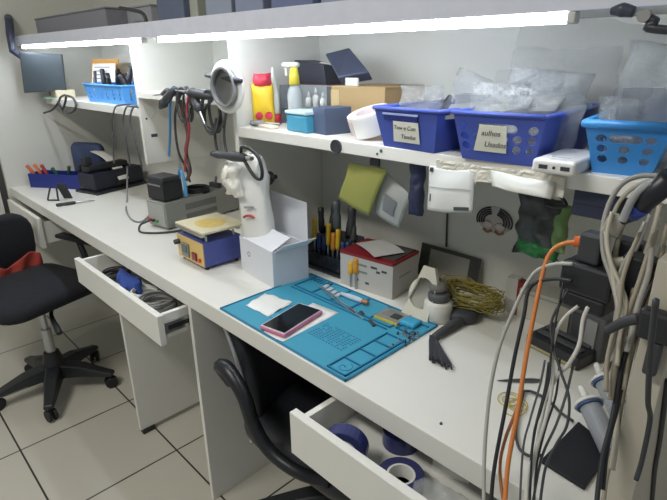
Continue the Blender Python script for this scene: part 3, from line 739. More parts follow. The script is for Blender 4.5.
# grey organiser with little bottles
xa = at_y(281, .40, ST).x; xb = at_y(327, .40, ST).x; zo = ztop(305, 86, .40)
t = thing('organiser', 'grey clear organiser rack behind the small dropper bottles', 'organiser', ((xa+xb)/2, .40, ST))
hw = (xb-xa)/2
obj('back', G().box(-hw, hw, .05, .054, 0, zo-ST), mat((160, 166, 170), .3), t); obj('side', G().box(-hw, -hw+.004, 0, .05, 0, zo-ST), mat((150, 156, 160), .3), t); obj('side', G().box(hw-.004, hw, 0, .05, 0, zo-ST), mat((150, 156, 160), .3), t)
obj('shelf_tier', G().box(-hw+.004, hw-.004, 0, .05, .045, .048), mat((150, 156, 160), .3), t); obj('bottom', G().box(-hw+.004, hw-.004, 0, .05, 0, .003), mat((150, 156, 160), .3), t)
for i, (u, lab) in enumerate(((309, 'white dropper bottle in the grey organiser, left of three'), (316, 'white dropper bottle in the grey organiser, middle and tallest'), (323, 'white dropper bottle in the grey organiser, right of three'))):
    q = at_y(u, .425, ST+.048); k = 1.25 if i == 1 else 1
    t = thing('dropper_bottle', lab, 'bottle', (q.x, .425, ST+.048), group='dropper bottles in the organiser')
    obj('body', G().lathe([(0, 0), (.009, 0), (.009, .025*k), (.005, .03*k), (0, .03*k)], 14), WHITE, t, smooth=True); obj('nozzle', G().lathe([(0, .03*k), (.005, .03*k), (.002, .045*k), (0, .045*k)], 12), WHITE, t, smooth=True)
# teal container and dark box
q = at_y(305, .31, ST); 
t = thing('teal_container', 'teal blue flat container with white lid on the shelf', 'container', q, -.1)
obj('body', G().box(-.045, .045, -.03, .03, 0, .045), mat((70, 150, 180), .25, alpha=.9, var=.04), t, bevel=.006); obj('lid', G().box(-.047, .047, -.032, .032, .0452, .055), mat((186, 208, 212), .4), t, bevel=.003)
q = at_y(329, .325, ST); 
tag(obj('dark_box', G().box(-.03, .03, -.03, .05, 0, ztop(329, 107, q.y)-ST), mat((72, 84, 108), .5), loc=q, rz=-.2, bevel=.002), 'small slate blue box left of the white label roll', 'box')
t = thing('remote', 'cream flat gadget lying at the left front edge of the right shelf', 'gadget', un(267, 127.5, 2, ST), math.radians(-12))
obj('body', G().box(-.05, .05, -.014, .014, 0, .008), mat((216, 200, 178), .5), t, bevel=.003); obj('face', G().box(-.045, .045, -.01, .01, .0081, .0088), mat((230, 226, 214), .4), t)
pa = Vector((-1.245, .285, ST+.0095)); pb = Vector((-1.15, .315, ST+.0095))
stick('cutter', 'grey metal tool lying behind the cream gadget on the shelf', 'tool', pb, pa, .009, GREY)
# cardboard box with a dark case on top
yb = .40
xa = at_y(332, yb, ST).x; xb = at_y(368, yb, ST).x; zb = ztop(345, 86, yb)
d_ = YW-.02-yb
t = thing('cardboard_box', 'brown cardboard box standing behind the white label roll', 'box', (xa, yb, ST), .0)
wbx = at_y(384, yb, ST).x-xa
obj('carton', G().box(0, wbx, 0, d_, 0, zb-ST-.004), CARD, t, bevel=.001)
obj('top_flap', G().box(-.001, wbx*.5, -.001, d_, zb-ST-.0038, zb-ST), mat((190, 164, 120), .8), t); obj('top_flap', G().box(wbx*.51, wbx+.001, -.001, d_, zb-ST-.0038, zb-ST), CARD, t)
obj('packing_tape', G().box(-.0015, .03, -.0015, -.0004, .01, zb-ST-.01), mat((198, 174, 128), .4), t)
cA = un(325, 60, 1, yb+.04); cB = un(349, 54, 1, yb+.08); cC = un(369, 79, 1, yb+.03); cD = un(338, 86, 1, yb+.0)
for q in (cC, cD): q.z = max(q.z, zb+.004)
g = quad_slab([cD, cC, cB, cA], .03)
mn = min(v.co.z for v in g.bm.verts); bmesh.ops.translate(g.bm, verts=g.bm.verts, vec=(0, 0, max(0, zb+.0005-mn)))
t = tag(obj('camera_case', g, mat((66, 72, 92), .45), bevel=.004), 'dark slate tilted case resting on the cardboard box', 'case')
xq = un(352, 79, 1, yb)
tag(obj('white_tag', G().box(-.03, .02, -.006, .0, 0, .02), WHITE, loc=(xq.x, yb+.02-.012, zb+.0006), rz=-.1, bevel=.002), 'small white plastic piece on top of the cardboard box', 'piece')
P = [un(x, y, 1, .50) for x, y in ((314, 84), (314, 66), (322, 63), (332, 64))]
P[0].z = ST+.004; P.insert(1, Vector((P[0].x, .5, ST+.06)))
tag(obj('bent_wire', G().tube(P, .004, 6, smooth=False), mat((214, 206, 196), .4), smooth=False), 'bent white wire frame behind the grey organiser', 'wire')
# roll of labels
a = un(338, 143, 2, ST)
t = thing('label_roll', 'big roll of white labels lying tilted on the shelf beside the left basket', 'roll', un(357, 141, 2, ST)+Vector((-.004, .06, .0158)), rot=(.3, -.12, 0))
obj('roll', G().lathe([(.03, 0), (.05, 0), (.0505, .025), (.05, .05), (.03, .05), (.03, 0)], 36), mat((228, 218, 216), .6, var=.08, scale=60), t)
for k in range(14):
    an = -2.6+.16*k
    obj('label_edge', G().box(-.0006, .0006, -.0512, -.0503, .008, .042, Matrix.Rotation(an+PI/2, 4, 'Z')), mat((180, 170, 170), .6), t)
obj('loose_end', G().surf(lambda a, b: (.0518*math.cos(-1.7+1.2*a), .0518*math.sin(-1.7+1.2*a), .002+.046*b), 10, 2, .001), PAPER, t)
# baskets
INK = mat((56, 54, 60), .7, var=0)
NOTE = mat((214, 214, 200), .7, var=.05, scale=40)
def note(t, w, h, x, zc, lines, dep_off, tilt, wN, hN, skew=0):
    M = T(x, dep_off, zc, tilt) 
    g = G(); po = [(-wN/2-skew, -hN/2), (wN/2, -hN/2), (wN/2, hN/2), (-wN/2, hN/2)]
    g.prism(po, .0002, .0009, M @ XZ); n = obj('note', g, NOTE, t)
    for i, s in enumerate(lines):
        text('handwriting', s, hN*.29, INK, n, M @ XZ @ Matrix.Translation((.004*(i*2-1), hN*(.2-.42*i), .0011)))
    return n
FL = .016
t1, a1, r1, w1 = basket('dark blue left basket with handwritten note on its solid front', (384, 146), (434, 153.5), ST, .24, .081, None, BLUE, 0, 0, 0, flare=FL)
tl = math.atan2(FL, .081)
def yfront(z, h=.081): return -FL*z/h
obj('handle_slot', G().prism([(-.045, -.006), (.045, -.006), (.045, .006), (-.045, .006)], .0, .002, T(w1*.42, yfront(.067)-.001, .064, tl) @ XZ), mat((30, 44, 120), .4), t1)
obj('slot_lip', G().prism([(-.047, -.002), (.047, -.002), (.047, .0015), (-.047, .0015)], .0, .003, T(w1*.42, yfront(.072)-.001, .0715, tl) @ XZ), mat((170, 184, 220), .3), t1)
note(t1, w1, .088, w1*.52, .036, ['Tow e Con', 'Tiandus'], yfront(.036)-.0026, tl, .066, .043, .004)
hB2 = .084
t2, a2, r2, w2 = basket('dark blue middle basket with round holes and a handwritten note', (462, 158), (534, 167), ST, .26, hB2, None, BLUE, 3, 6, .0075, slot=.26, flare=FL, sides=(0, 2))
note(t2, w2, hB2, w2*.46, .042, ['aulhos', 'Usados'], -FL*.042/hB2-.0028, math.atan2(FL, hB2), .05, .048, .012)
t3, a3, r3, w3 = basket('bright sky blue basket with round holes at the right shelf end', (592, 172), (650, 178), ST, .2, .078, None, SKY, 3, 3, .0062, slot=.2, flare=.018, lip=.012)
# contents
def inbk(a, r, x, y, z): return Vector(a)+Matrix.Rotation(r, 3, 'Z') @ Vector((x, y, z))
def bag(lab, a, r, x, y, z, W, Hh, D, seed, rot=(0, 0, 0), m=CLEAR, amp=.012):
    return tag(obj('plastic_bag', G().pouch(W, Hh, D, 26, 30, amp=amp*.8, seed=seed, fr=26, crk=.9), m, loc=inbk(a, r, x, y, z), rot=(rot[0], rot[1], r+rot[2]), smooth=True), lab, 'bag')
bag('clear crumpled bag heaped in the left dark blue basket', a1, r1, w1*.35, .06, .004, .11, .12, .06, 21)
bag('clear bag of screens sloping at the right of the left dark blue basket', a1, r1, w1*.75, .13, .004, .12, .14, .05, 22, (0, .35, .2))
for i, (x, y, x2, y2, z2, mm, lab) in enumerate(((.03, .1, .05, .16, .1, DARK, 'dark flex strip standing in the left dark blue basket'), (.12, .12, .15, .2, .115, GREY, 'grey flex strip standing at the right of the left blue basket'))):
    stick('flex_part', lab, 'part', inbk(a1, r1, x, y, .005), inbk(a1, r1, x2, y2, z2), .007, mm)
def slab_in(lab, a, r, x, y, z, sx, sy, sz, m, rot):
    t = thing('screen_part', lab, 'part', inbk(a, r, x, y, z), rot=(rot[0], rot[1], r+rot[2]))
    obj('panel', G().box(-sx/2, sx/2, 0, sy, 0, sz), m, t, bevel=.002); obj('edge_strip', G().box(-sx/2, sx/2, -.003, 0, 0, sz), METAL, t)
slab_in('dark tubular part lying across the left blue basket back', a1, r1, w1*.85, .14, .085, .07, .03, .02, mat((110, 110, 112), .5), (0, 0, .1))
slab_in('grey phone screen sticking out of the middle blue basket, left side', a2, r2, w2*.12, .04, .075, .16, .07, .007, mat((124, 126, 124), .4), (.25, -.12, .25))
slab_in('pale phone screen lying across the middle blue basket', a2, r2, w2*.45, .06, .078, .15, .07, .007, mat((150, 152, 148), .4), (.3, -.05, .1))
slab_in('dark phone screen lying at the right of the middle blue basket', a2, r2, w2*.72, .10, .078, .17, .08, .008, mat((70, 74, 80), .3), (.2, -.12, .55))
bag('clear bag in the middle blue basket behind the handwritten note', a2, r2, w2*.3, .05, .004, .11, .13, .05, 31)
bag('clear pointed bag at the front right of the middle blue basket', a2, r2, w2*.8, .06, .004, .13, .15, .04, 32, (0, .1, .3))
bag('clear tall bag at the back of the middle blue basket', a2, r2, w2*.65, .2, .004, .2, .19, .03, 33, (-.1, 0, .1), CLEARER)
bag('clear low bag at the back left of the middle blue basket', a2, r2, w2*.15, .2, .004, .14, .15, .04, 34, (-.1, 0, 0), CLEARER)
# large bubble bag leaning on the wall
t = obj('bubble_bag', G().pouch(.42, .24, .03, 50, 34, amp=.006, seed=41, fr=30, crk=1.2), CLEARER, loc=(-.40, .535, ST), rot=(0, .16, 0), smooth=True)
tag(t, 'large clear bubble wrap bag standing against the wall behind the baskets', 'bag')
bag('tall narrow clear bag standing in the sky blue basket', a3, r3, w3*.45, .10, .004, .11, .19, .035, 51, (0, .12, -.3))
bag('small crinkled clear bag at the left front of the sky blue basket', a3, r3, w3*.18, .05, .004, .06, .11, .03, 52)
slab_in('black thin part standing in the sky blue basket', a3, r3, w3*.75, .12, .006, .11, .008, .12, DARK, (0, 0, .2))
# power bank
a, rz, w, d = frame((527, 171), (568, 176), ST); a = Vector((a.x, .245, ST)); 
t = thing('power_bank', 'white power bank lying on the shelf between the two baskets', 'power bank', un(527, 172, 2, ST)+Vector((.004, .004, 0)), math.radians(3))
PBW = .068
obj('body', G().box(0, PBW, 0, .14, 0, .023), mat((232, 232, 228), .35), t, bevel=.006, seg=3)
obj('usb_port', G().box(.012, .026, -.0008, .004, .008, .0145), DARK, t); obj('usb_port', G().box(.046, .060, -.0008, .004, .008, .0145), DARK, t)
obj('led_port', G().lathe([(0, 0), (.0025, 0), (.0025, .003), (0, .003)], 10, T(.036, .002, .0112, PI/2)), DARK, t)
obj('logo_line', G().box(.02, .05, .03, .034, .0228, .0233), GREY, t)
# stickers and tape on the shelf edge
def sticker(u, v, r, m, lab, nm='sticker'):
    q = un(u, v, 1, YS-.001); 
    return tag(obj(nm, G().lathe([(0, 0), (r, 0), (r, .0008), (0, .0008)], 20, T(0, 0, 0, PI/2)), m, loc=(q.x, YS-.0002, q.z)), lab, 'sticker')
q = un(335.5, 147, 1, YS-.004)
t = thing('cable_clip', 'black round magnet stuck on the right shelf edge', 'magnet', (q.x, YS, q.z))
obj('disc', G().lathe([(0, 0), (.017, 0), (.017, .004), (0, .004)], 24, T(0, 0, 0, PI/2), sy=1), mat((48, 50, 56), .6), t); obj('rim', G().ring(.016, .0015, 24, 6, T(0, -.004, 0, PI/2)), DARK, t)
sticker(381, 151, .004, mat((70, 110, 80), .5), 'small green sticker on the shelf edge below the left basket')
sticker(377, 154, .003, mat((80, 90, 84), .5), 'tiny grey green sticker beside the green one on the shelf edge')
def crink(u0, v0, u1, v1, hpx, seed, lab, y=YS-.004, m=None):
    A = un(u0, v0, 1, y); B = un(u1, v1, 1, y); hh = hpx
    fn = lambda a, b: noisy(A.lerp(B, a)+Vector((0, -.001-.003*abs(noise.noise(Vector((a*9+seed, b*4, 0)))), -hh*b)), 34, .0014, seed)
    o = obj('masking_tape', G().surf(fn, 24, 8, .0009), m or mat((214, 210, 196), .6, var=.08, scale=50), smooth=False)
    return tag(o, lab, 'tape')
crink(437, 159, 478, 165, .036, 3, 'wrinkled cream tape on the shelf edge above the white pouch')
crink(478, 165, 524, 170, .03, 4, 'wrinkled cream tape on the shelf edge below the middle basket')
crink(524, 169, 566, 178, .034, 5, 'wrinkled cream tape on the shelf edge below the power bank')
# ================================================================== HANGING UNDER THE SHELF
def hang(name, lab, cat, px, ys, m, th=.002, curve=.01, nu=10, nv=12, seed=0, amp=.003):
    """px: four corners TL,TR,BR,BL; ys: depth of each"""
    Q = [un(p[0], p[1], 1, y) for p, y in zip(px, ys)]
    def fn(a, b):
        p = (Q[0].lerp(Q[1], a)).lerp(Q[3].lerp(Q[2], a), b)
        return noisy(p+Vector((0, -curve*math.sin(PI*a)*math.sin(PI*b*.8), 0)), 18, amp, seed)
    return tag(obj(name, G().surf(fn, nu, nv, th), m, smooth=True), lab, cat), fn
YP = mat((184, 184, 100), .7, var=.04)
o, _ = hang('yellow_note', 'yellow paper sheet hanging crooked under the right shelf', 'paper', [(350, 163), (387, 170), (369, 215), (339, 198)], [.30, .30, .34, .34], YP)
o, fn = hang('leaflet', 'grey white printed leaflet hanging behind the yellow sheet', 'leaflet', [(378, 164), (411, 196), (398, 228), (375, 212)], [.33, .33, .36, .36], mat((196, 198, 194), .7, var=.05))
o2 = Matrix.Translation(-Vector(o.location))
g = G().surf(lambda a, b: Vector(fn(.42+.35*a, .35+.4*b))+Vector((.0, -.004, 0)), 6, 6, .001); g.bm.transform(o2); obj('print_block', g, mat((140, 142, 146), .7), o)
t = thing('hanger', 'small dark clip holding the yellow sheet under the shelf', 'clip', (un(375, 166, 1, .30).x, .30, ST-.028-.03))
obj('clip', G().box(-.014, .014, -.004, .004, 0, .018), DARK, t, bevel=.002); obj('clip_arm', G().box(-.006, .006, -.003, .003, .0181, .0299), DARK, t)
q = un(418, 164, 1, .29); hz = (ST-.0285)-ztop(418, 216, .29)
tag(obj('blue_pouch', G().pouch(.034, hz, .025, amp=.010, seed=61, fr=38), mat((52, 58, 92), .5, var=.4, scale=40, bump=.4), loc=(q.x, .29, ST-.0285-hz), rz=.4, smooth=True), 'dark blue crumpled pouch hanging beside the white pouch', 'pouch')
o, fn = hang('white_pouch', 'white packet with dark label hanging from the shelf edge', 'packet', [(430, 166), (474, 171), (472, 213), (429, 210)], [YS-.003, YS-.003, YS-.012, YS-.012], mat((214, 216, 212), .4, var=.05), th=.006, curve=.008)
o2 = Matrix.Translation(-Vector(o.location))
def patch(nm, a0, a1, b0, b1, m, off=-.0045):
    g = G().surf(lambda a, b: Vector(fn(a0+(a1-a0)*a, b0+(b1-b0)*b))+Vector((0, off, 0)), 4, 3, .0008); g.bm.transform(o2); obj(nm, g, m, o)
patch('dark_label', .64, .95, .86, .95, mat((64, 66, 70), .5)); patch('dark_square', .03, .12, .02, .12, DARK); patch('small_print', .05, .08, .62, .78, mat((90, 92, 96), .6)); patch('fold_line', .05, .97, .44, .462, mat((180, 182, 180), .5))
o, _ = hang('grey_flap', 'white plastic flap hanging from the shelf edge right of the pouch', 'plastic', [(491, 171), (556, 183), (551, 200), (492, 186)], [YS-.006, YS-.006, YS-.02, YS-.02], mat((206, 206, 198), .35, var=.04), curve=.006, seed=3)
# striped moth-like keychain on the wall
q = un(491, 222, 1, .56)
t = thing('wall_ornament', 'striped black and white ornament stuck on the wall under the shelf', 'ornament', (q.x, YW-.001, q.z))
g = G()
for s in (-1, 1):
    for k in range(4):
        r = .060-.0088*k
        P = [(s*(r*math.cos(x)+.002), -.004-.001*k, r*.75*math.sin(x)-.002) for x in [-.35+.28*i for i in range(7)]]
        g.tube(P, .0026, 6)
obj('stripes', g, BLACK, t, smooth=True)
obj('wing_back', G().lathe([(0, 0), (.062, 0), (.06, .0025), (0, .0025)], 30, T(0, 0, .002, PI/2), sx=1, sy=.72), mat((190, 184, 178), .6), t)
for s in (-1, 1): obj('belly', G().lathe([(0, 0), (.02, 0), (.016, .004), (0, .006)], 20, T(s*.022, -.0026, -.018, PI/2), sy=.7), mat((206, 196, 196), .5), t, smooth=True)
for s in (-1, 1): obj('foot_trim', G().tube([(s*.006, -.005, -.034), (s*.02, -.005, -.042), (s*.036, -.005, -.034)], .004), mat((164, 110, 60), .5), t, smooth=True)
t.scale = (.8, .8, .8)
pc = un(446, 214, 1, .57); pd = un(445, 247, 1, .57)
tag(obj('cord', G().tube([(pc.x, YW-.004, pc.z), (pc.x+.002, YW-.004, (pc.z+pd.z)/2), (pd.x, YW-.004, pd.z)], .003, 6), DARK, smooth=True), 'short dark cord on the wall below the white packet', 'cord')
# green and black foil bag
q = un(540, 224, 1, .40); zt = ztop(535, 196, .40); zb_ = ztop(540, 258, .40)
t = thing('foil_bag', 'dark foil bag with green edges hanging under the power bank', 'bag', (q.x, .40, zb_))
obj('bag_body', G().pouch(.095, zt-zb_, .035, amp=.014, seed=71, fr=34), mat((66, 72, 72), .3, var=.4, scale=30, bump=.5), t, smooth=True)
obj('green_bottom', G().pouch(.085, (zt-zb_)*.28, .04, amp=.010, seed=72, fr=40), mat((30, 120, 60), .35, var=.2), t, smooth=True)
obj('green_side', G().pouch(.03, (zt-zb_)*.8, .036, amp=.008, seed=73, fr=40, M=T(.042, 0, .02)), mat((120, 156, 96), .35, var=.2), t, smooth=True)
obj('hang_loop', G().tube([(0, 0, zt-zb_-.005), (.01, .0, zt-zb_+.02), (.0, .0, ST-.0285-zb_)], .003), DARK, t, smooth=True)
P = [un(x, y, 1, .29) for x, y in ((552, 190), (560, 196), (566, 205), (556, 207), (545, 204))]
tag(obj('black_wire', G().tube(P, .0035, 6), BLACK, smooth=True), 'short black wire curled beside the white flap under the shelf', 'cable')
qa = un(574, 190, 1, .26); qb = un(610, 209, 1, .26)
t = thing('shelf_socket', 'navy blue box fixed under the right shelf near its end', 'box', (qa.x, .262, ST-.0285-.045))
obj('box', G().box(0, qb.x-qa.x+.01, 0, .05, 0, .045), mat((44, 50, 74), .5), t, bevel=.002); obj('seam', G().box(.004, qb.x-qa.x, -.0006, 0, .02, .022), BLACK, t)
# ================================================================== BENCH, RIGHT
# teal repair mat
MX, MY, MW, MD = -1.0394, .0054, .45, .3147
t = thing('repair_mat', 'teal blue silicone repair mat with compartments on the worktop', 'mat', (MX, MY, BT))
TEAL = mat((62, 152, 182), .5, var=.05, scale=8); TEAL2 = mat((40, 118, 156), .5)
obj('sheet', G().box(0, MW, 0, MD, 0, .003), TEAL, t, bevel=.001)
def loc2(u, v): q = un(u, v, 2, BT+.003); return q.x-MX, q.y-MY
def ridge(x0, y0, x1, y1, nm='ridge', w=.0016, h=.0065):
    obj(nm, G().box(min(x0, x1)-w, max(x0, x1)+w, min(y0, y1)-w, max(y0, y1)+w, .003, h), TEAL2, t)
for x0, y0, x1, y1 in ((.002, .002, MW-.002, .002), (.002, MD-.002, MW-.002, MD-.002), (.002, .002, .002, MD-.002), (MW-.002, .002, MW-.002, MD-.002)): ridge(x0, y0, x1, y1, 'edge_ridge', .002, .005)
yR = MD*.68
ridge(.03, yR, MW-.075, yR); ridge(.03, yR+.012, MW-.075, yR+.012)
for x in (.03, .10, .17, .24, .31, MW-.075): ridge(x, yR+.012, x, MD-.01)
for k in range(6): ridge(.035+.013*k, MD-.03, .035+.013*k, MD-.012)
xc = MW-.062
for y in (.012, .06, .108, .156, .20): ridge(xc, y, MW-.012, y)
ridge(xc, .012, xc, .20); ridge(MW-.012, .012, MW-.012, .20)
ridge(xc, .235, MW-.012, .235); ridge(xc, .29, MW-.012, .29); ridge(xc, .235, xc, .29)
for (u, v, u2, v2) in ((300, 337, 345, 325),): pass
g = G()
for k in range(9):
    for j in range(12):
        if random.random() < .85: g.box(.255+.0095*j, .255+.0095*j+.006, .075+.0075*k, .075+.0075*k+.0032, .003, .0033)
obj('printed_table', g, mat((28, 96, 132), .6), t)
g = G()
for x0, y0, x1, y1 in ((.12, .06, .24, .06), (.12, .14, .24, .14), (.12, .06, .12, .14), (.24, .06, .24, .14)): g.box(x0-.0008, x1+.0008, y0-.0008, y1+.0008, .003, .0034)
obj('printed_outline', g, mat((30, 104, 142), .6), t)
obj('spiral_mark', G().tube([(xc+.025+.0035*k*.5*math.cos(k*.7), .034+.0035*k*.5*math.sin(k*.7), .0032) for k in range(12)], .0012, 6), TEAL2, t)
MZ = BT+.003
# paper under phone, wipe, phone
def px_poly(pts, z): return [un(u, v, 2, z) for u, v in pts]
def flat_sheet(name, lab, cat, pts, z, m, lift=.002, seed=0, n=10, th=.0006, amp=.0015):
    Q = px_poly(pts, z)
    def fn(a, b):
        p = Q[0].lerp(Q[1], a).lerp(Q[3].lerp(Q[2], a), b); k = abs(noise.noise(Vector((p.x*30+seed, p.y*30, 0))))
        return p+Vector((0, 0, .0006+amp*2*k))
    return tag(obj(name, G().surf(fn, n, n, th), m, smooth=True), lab, cat)
flat_sheet('paper_sheet', 'white paper lying under the phone on the teal mat', 'paper', [(262, 333), (283, 342), (339, 313), (313, 303)], MZ, PAPER, amp=.0003)
flat_sheet('wipe', 'small crumpled white wipe left of the phone on the mat', 'wipe', [(246, 306), (268, 317), (293, 303), (265, 294)], MZ, PAPER, amp=.004, seed=4)
A, B, C3 = un(259.5, 330, 2, MZ+.001), un(284.5, 339.5, 2, MZ+.001), un(328, 316, 2, MZ+.001)
rz = math.atan2((B-A).y, (B-A).x); w = (B-A).length; d = (C3-B).length
t = thing('smartphone', 'black screened smartphone with pink bumper lying on the white paper', 'phone', A+Vector((0, 0, .001)), rz)
print('phone', w, d)
obj('bumper', G().box(0, w, 0, d, 0, .0105), mat((206, 120, 150), .35), t, bevel=.004, seg=3)
obj('frame', G().box(.002, w-.002, .002, d-.002, .0101, .0112), mat((216, 206, 214), .3, .2), t, bevel=.0004)
obj('screen', G().box(.005, w-.005, .006, d-.006, .01125, .0118), mat((16, 18, 24), .12, var=0), t)
obj('button', G().box(w-.0005, w+.001, d*.6, d*.7, .004, .007), mat((170, 80, 110), .4), t)
# tools on the mat
def matpt(u, v, dz=.004): q = un(u, v, 2, MZ); q.z += dz; return q
pa, pb = matpt(318, 287), matpt(363, 321)
t = thing('tweezers', 'thin silver tweezers lying along the ridge of the mat', 'tweezers', pa, rot=(0, 0, math.atan2((pb-pa).y, (pb-pa).x)))
LL = (pb-pa).length
for s in (-1, 1): obj('arm', G().tube([(0, 0, .002), (LL*.3, s*.004, .002), (LL*.75, s*.004, .002), (LL, s*.0006, .002)], [.0016, .0018, .0014, .0006], 6), METAL, t, smooth=True)
pa, pb = matpt(341, 296, .008), matpt(368, 306, .008)
t = thing('pen_knife', 'white handled brush lying at the back of the teal mat', 'brush', pa, rot=(pb-pa).to_track_quat('Z', 'Y').to_euler())
LL = (pb-pa).length
obj('handle', G().lathe([(0, 0), (.004, 0), (.007, LL*.3), (.007, LL*.7), (.005, LL*.8), (0, LL*.8)], 12), mat((196, 208, 222), .3), t, smooth=True); obj('ferrule', G().cyl((0, 0, LL*.8), (0, 0, LL), .006), mat((190, 130, 96), .35, .6), t)
a, rz, w, d = frame((374, 317.5), (397, 326.5), MZ, (413, 319))
t = thing('phone_module', 'silver phone board with yellow edge on the teal mat', 'circuit board', a+Vector((0, 0, .001)), rz)
obj('plate', G().box(0, w, 0, d, .0, .006), mat((170, 168, 156), .35, .5), t, bevel=.001); obj('chip', G().box(w*.5, w*.85, d*.3, d*.7, .0061, .0075), DARK, t); obj('yellow_edge', G().box(0, w, -.0015, 0, 0, .006), mat((224, 206, 70), .5), t); obj('shield', G().box(w*.08, w*.4, d*.3, d*.8, .0061, .0072), METAL, t)
# fine parts: small screws etc, one per piece
rnd = random.Random(4)
for i in range(30):
    u = 409+rnd.gauss(0, 5.5); v = 337+rnd.gauss(0, 3.5)
    q = un(u, v, 2, MZ); q.z += .0004
    tag(obj('screw', G().lathe([(0, 0), (.0032, 0), (.0032, .0018), (.0016, .002), (.0013, .007), (0, .007)], 8), METAL if i % 3 else DARK, loc=q, rz=rnd.random()*6), 'tiny silver or dark screw in the heap on the mat corner', 'screw', 'screws heaped on the mat')
for i in range(5):
    q = un(390+rnd.gauss(0, 3.5), 346+rnd.gauss(0, 2), 2, MZ); q.z += .0005
    tag(obj('small_part', G().box(-.003, .003, -.002, .002, 0, .002+.001*(i % 2)), (METAL, DARK)[i % 2], loc=q, rz=rnd.random()*3), 'tiny metal part in the small heap near the mat edge', 'part', 'tiny parts near the mat edge')
for i, (u, v) in enumerate(((326, 287), (330, 290), (334, 293), (338, 296))):
    q = un(u, v, 2, MZ)
    tag(obj('chip_strip', G().box(-.006, .006, -.010, .010, .0002, .004), mat((200, 206, 210), .4), loc=q, rz=.2), 'small pale plate in the row at the mat back', 'plate', 'pale plates in the mat compartments')
for i, (u, v, L, lab) in enumerate(((352, 311, .03, 'dark small part beside the tweezers on the mat'), (362, 314, .02, 'dark tiny block left of the silver phone board'), (372, 324, .03, 'dark thin part in front of the silver phone board'))):
    q = un(u, v, 2, MZ); tag(obj('small_part', G().box(-L/2, L/2, -.004, .004, .0002, .005), DARK, loc=q, rz=-.5, bevel=.001), lab, 'part')
q = un(401, 326, 2, MZ); tag(obj('blue_pad', G().box(-.022, .022, -.02, .02, .0002, .012), mat((60, 160, 200), .4), loc=un(405, 321, 2, MZ)+Vector((.02, -.005, 0)), rz=.1, bevel=.006), 'light blue sponge pad beside the silver phone board', 'pad')
# screwdriver rack
a, rz, w, d = frame((308, 279), (343, 288), BT)
a = un(303, 274, 2, BT)+Vector((-.045, .045, 0)); rk = math.radians(2); wr = .165
t = thing('screwdriver_rack', 'dark clear tiered rack of screwdrivers behind the teal mat', 'rack', a, rk)
SM = mat((52, 58, 72), .3, alpha=.75)
obj('base', G().box(0, wr, 0, .10, 0, .006), DARK, t, bevel=.001)
for k, (y, z) in enumerate(((.012, .05), (.05, .085), (.085, .11))): obj('tier', G().box(0, wr, y, y+.006, .006, z), SM, t)
for x in (0, wr-.004): obj('side', G().box(x, x+.004, .0182, .0848, .006, .08), SM, t)
rkM = Matrix.Translation(a) @ Matrix.Rotation(rk, 4, 'Z')
DBL = mat((52, 66, 116), .4); hues = [(YELLOW, 'yellow'), (DBL, 'dark blue'), (DBL, 'dark blue'), (YELLOW, 'yellow'), (mat((224, 150, 60), .4), 'orange'), (YELLOW, 'yellow'), (DBL, 'dark blue'), (DBL, 'dark blue')]
ordn = ['first', 'second', 'third', 'fourth', 'fifth', 'sixth', 'seventh', 'eighth']
for i in range(8):
    x = .012+i*.0195; q0 = rkM @ Vector((x, -.002+.002*(i % 2), .008)); hz = (.145, .10, .095, .14, .115, .13, .095, .10)[i]
    q0 = rkM @ Vector((x, .032, .0062))
    stick('screwdriver', f'{hues[i][1]} precision screwdriver in the front row of the rack, {ordn[i]} from the left', 'screwdriver', q0, q0+Vector((.002, .004, hz)), .0078, hues[i][0], group='front row of screwdrivers')
for i in range(7):
    x = .015+i*.022; q0 = rkM @ Vector((x, .068, .0062)); hz = (.165, .19, .175, .2, .185, .195, .17)[i]
    dk = [BLACK, DARK, BLACK, mat((90, 96, 100), .4), BLACK, DARK, GREYCAB][i]
    stick('pliers', 'dark pliers or tool standing in the back row of the rack', 'tool', q0, q0+Vector((.022*((i*2 % 3)-1), .014, hz)), .010+.003*(i % 2), dk, group='back row of dark tools in the rack')
for i, (u, v, hz, mm, lab) in enumerate(((351, 285, .075, mat((226, 176, 50), .4), 'yellow screwdriver standing in front of the red topped box, left of two'), (356, 287, .09, mat((216, 150, 50), .4), 'orange yellow screwdriver standing in front of the red topped box, right of two'))):
    q0 = un(u, v+2, 2, BT); q0.z += .0005
    stick('screwdriver', lab, 'screwdriver', q0, q0+Vector((-.004, .004, hz)), .0085, mm)
# red topped white box
B = un(392, 300, 2, BT); Cc = un(412, 286, 2, BT)
w = .175; dpt = .13; rz = math.radians(6)
hX = ztop(389, 263, B.y)-BT
M = Matrix.Translation(B) @ Matrix.Rotation(rz, 4, 'Z')
t = thing('printed_box', 'white carton with red top edge and a sheet on it', 'box', M @ Vector((-w, 0, 0)), rz)
obj('carton', G().box(0, w, 0, dpt, 0, hX-.008), mat((196, 192, 186), .6, var=.04), t, bevel=.001)
obj('red_lid', G().box(-.001, w-.0, -.001, dpt, hX-.0078, hX), mat((142, 34, 44), .5), t, bevel=.001)
obj('dark_flap', G().box(w*.55, w*.96, .02, dpt*.95, hX+.0002, hX+.003), mat((80, 76, 74), .6), t)
for i, (x, z, s) in enumerate(((.60, .72, .02), (.70, .62, .012), (.35, .7, .03), (.36, .5, .03), (.3, .25, .012), (.5, .22, .012), (.8, .68, .016))):
    obj('print_mark', G().box(w*x, w*x+s, -.0006, 0, hX*z, hX*z+.006), mat((70, 74, 76), .6) if i not in (2, 3) else mat((120, 140, 126), .6), t)
obj('side_print', G().box(w, w+.0006, .03, .09, hX*.5, hX*.55), mat((160, 156, 150), .6), t)
g = G().surf(lambda a, b: (-.06+.12*a, -.045+.09*b, .004+.004*math.sin(a*3)), 8, 4, .001)
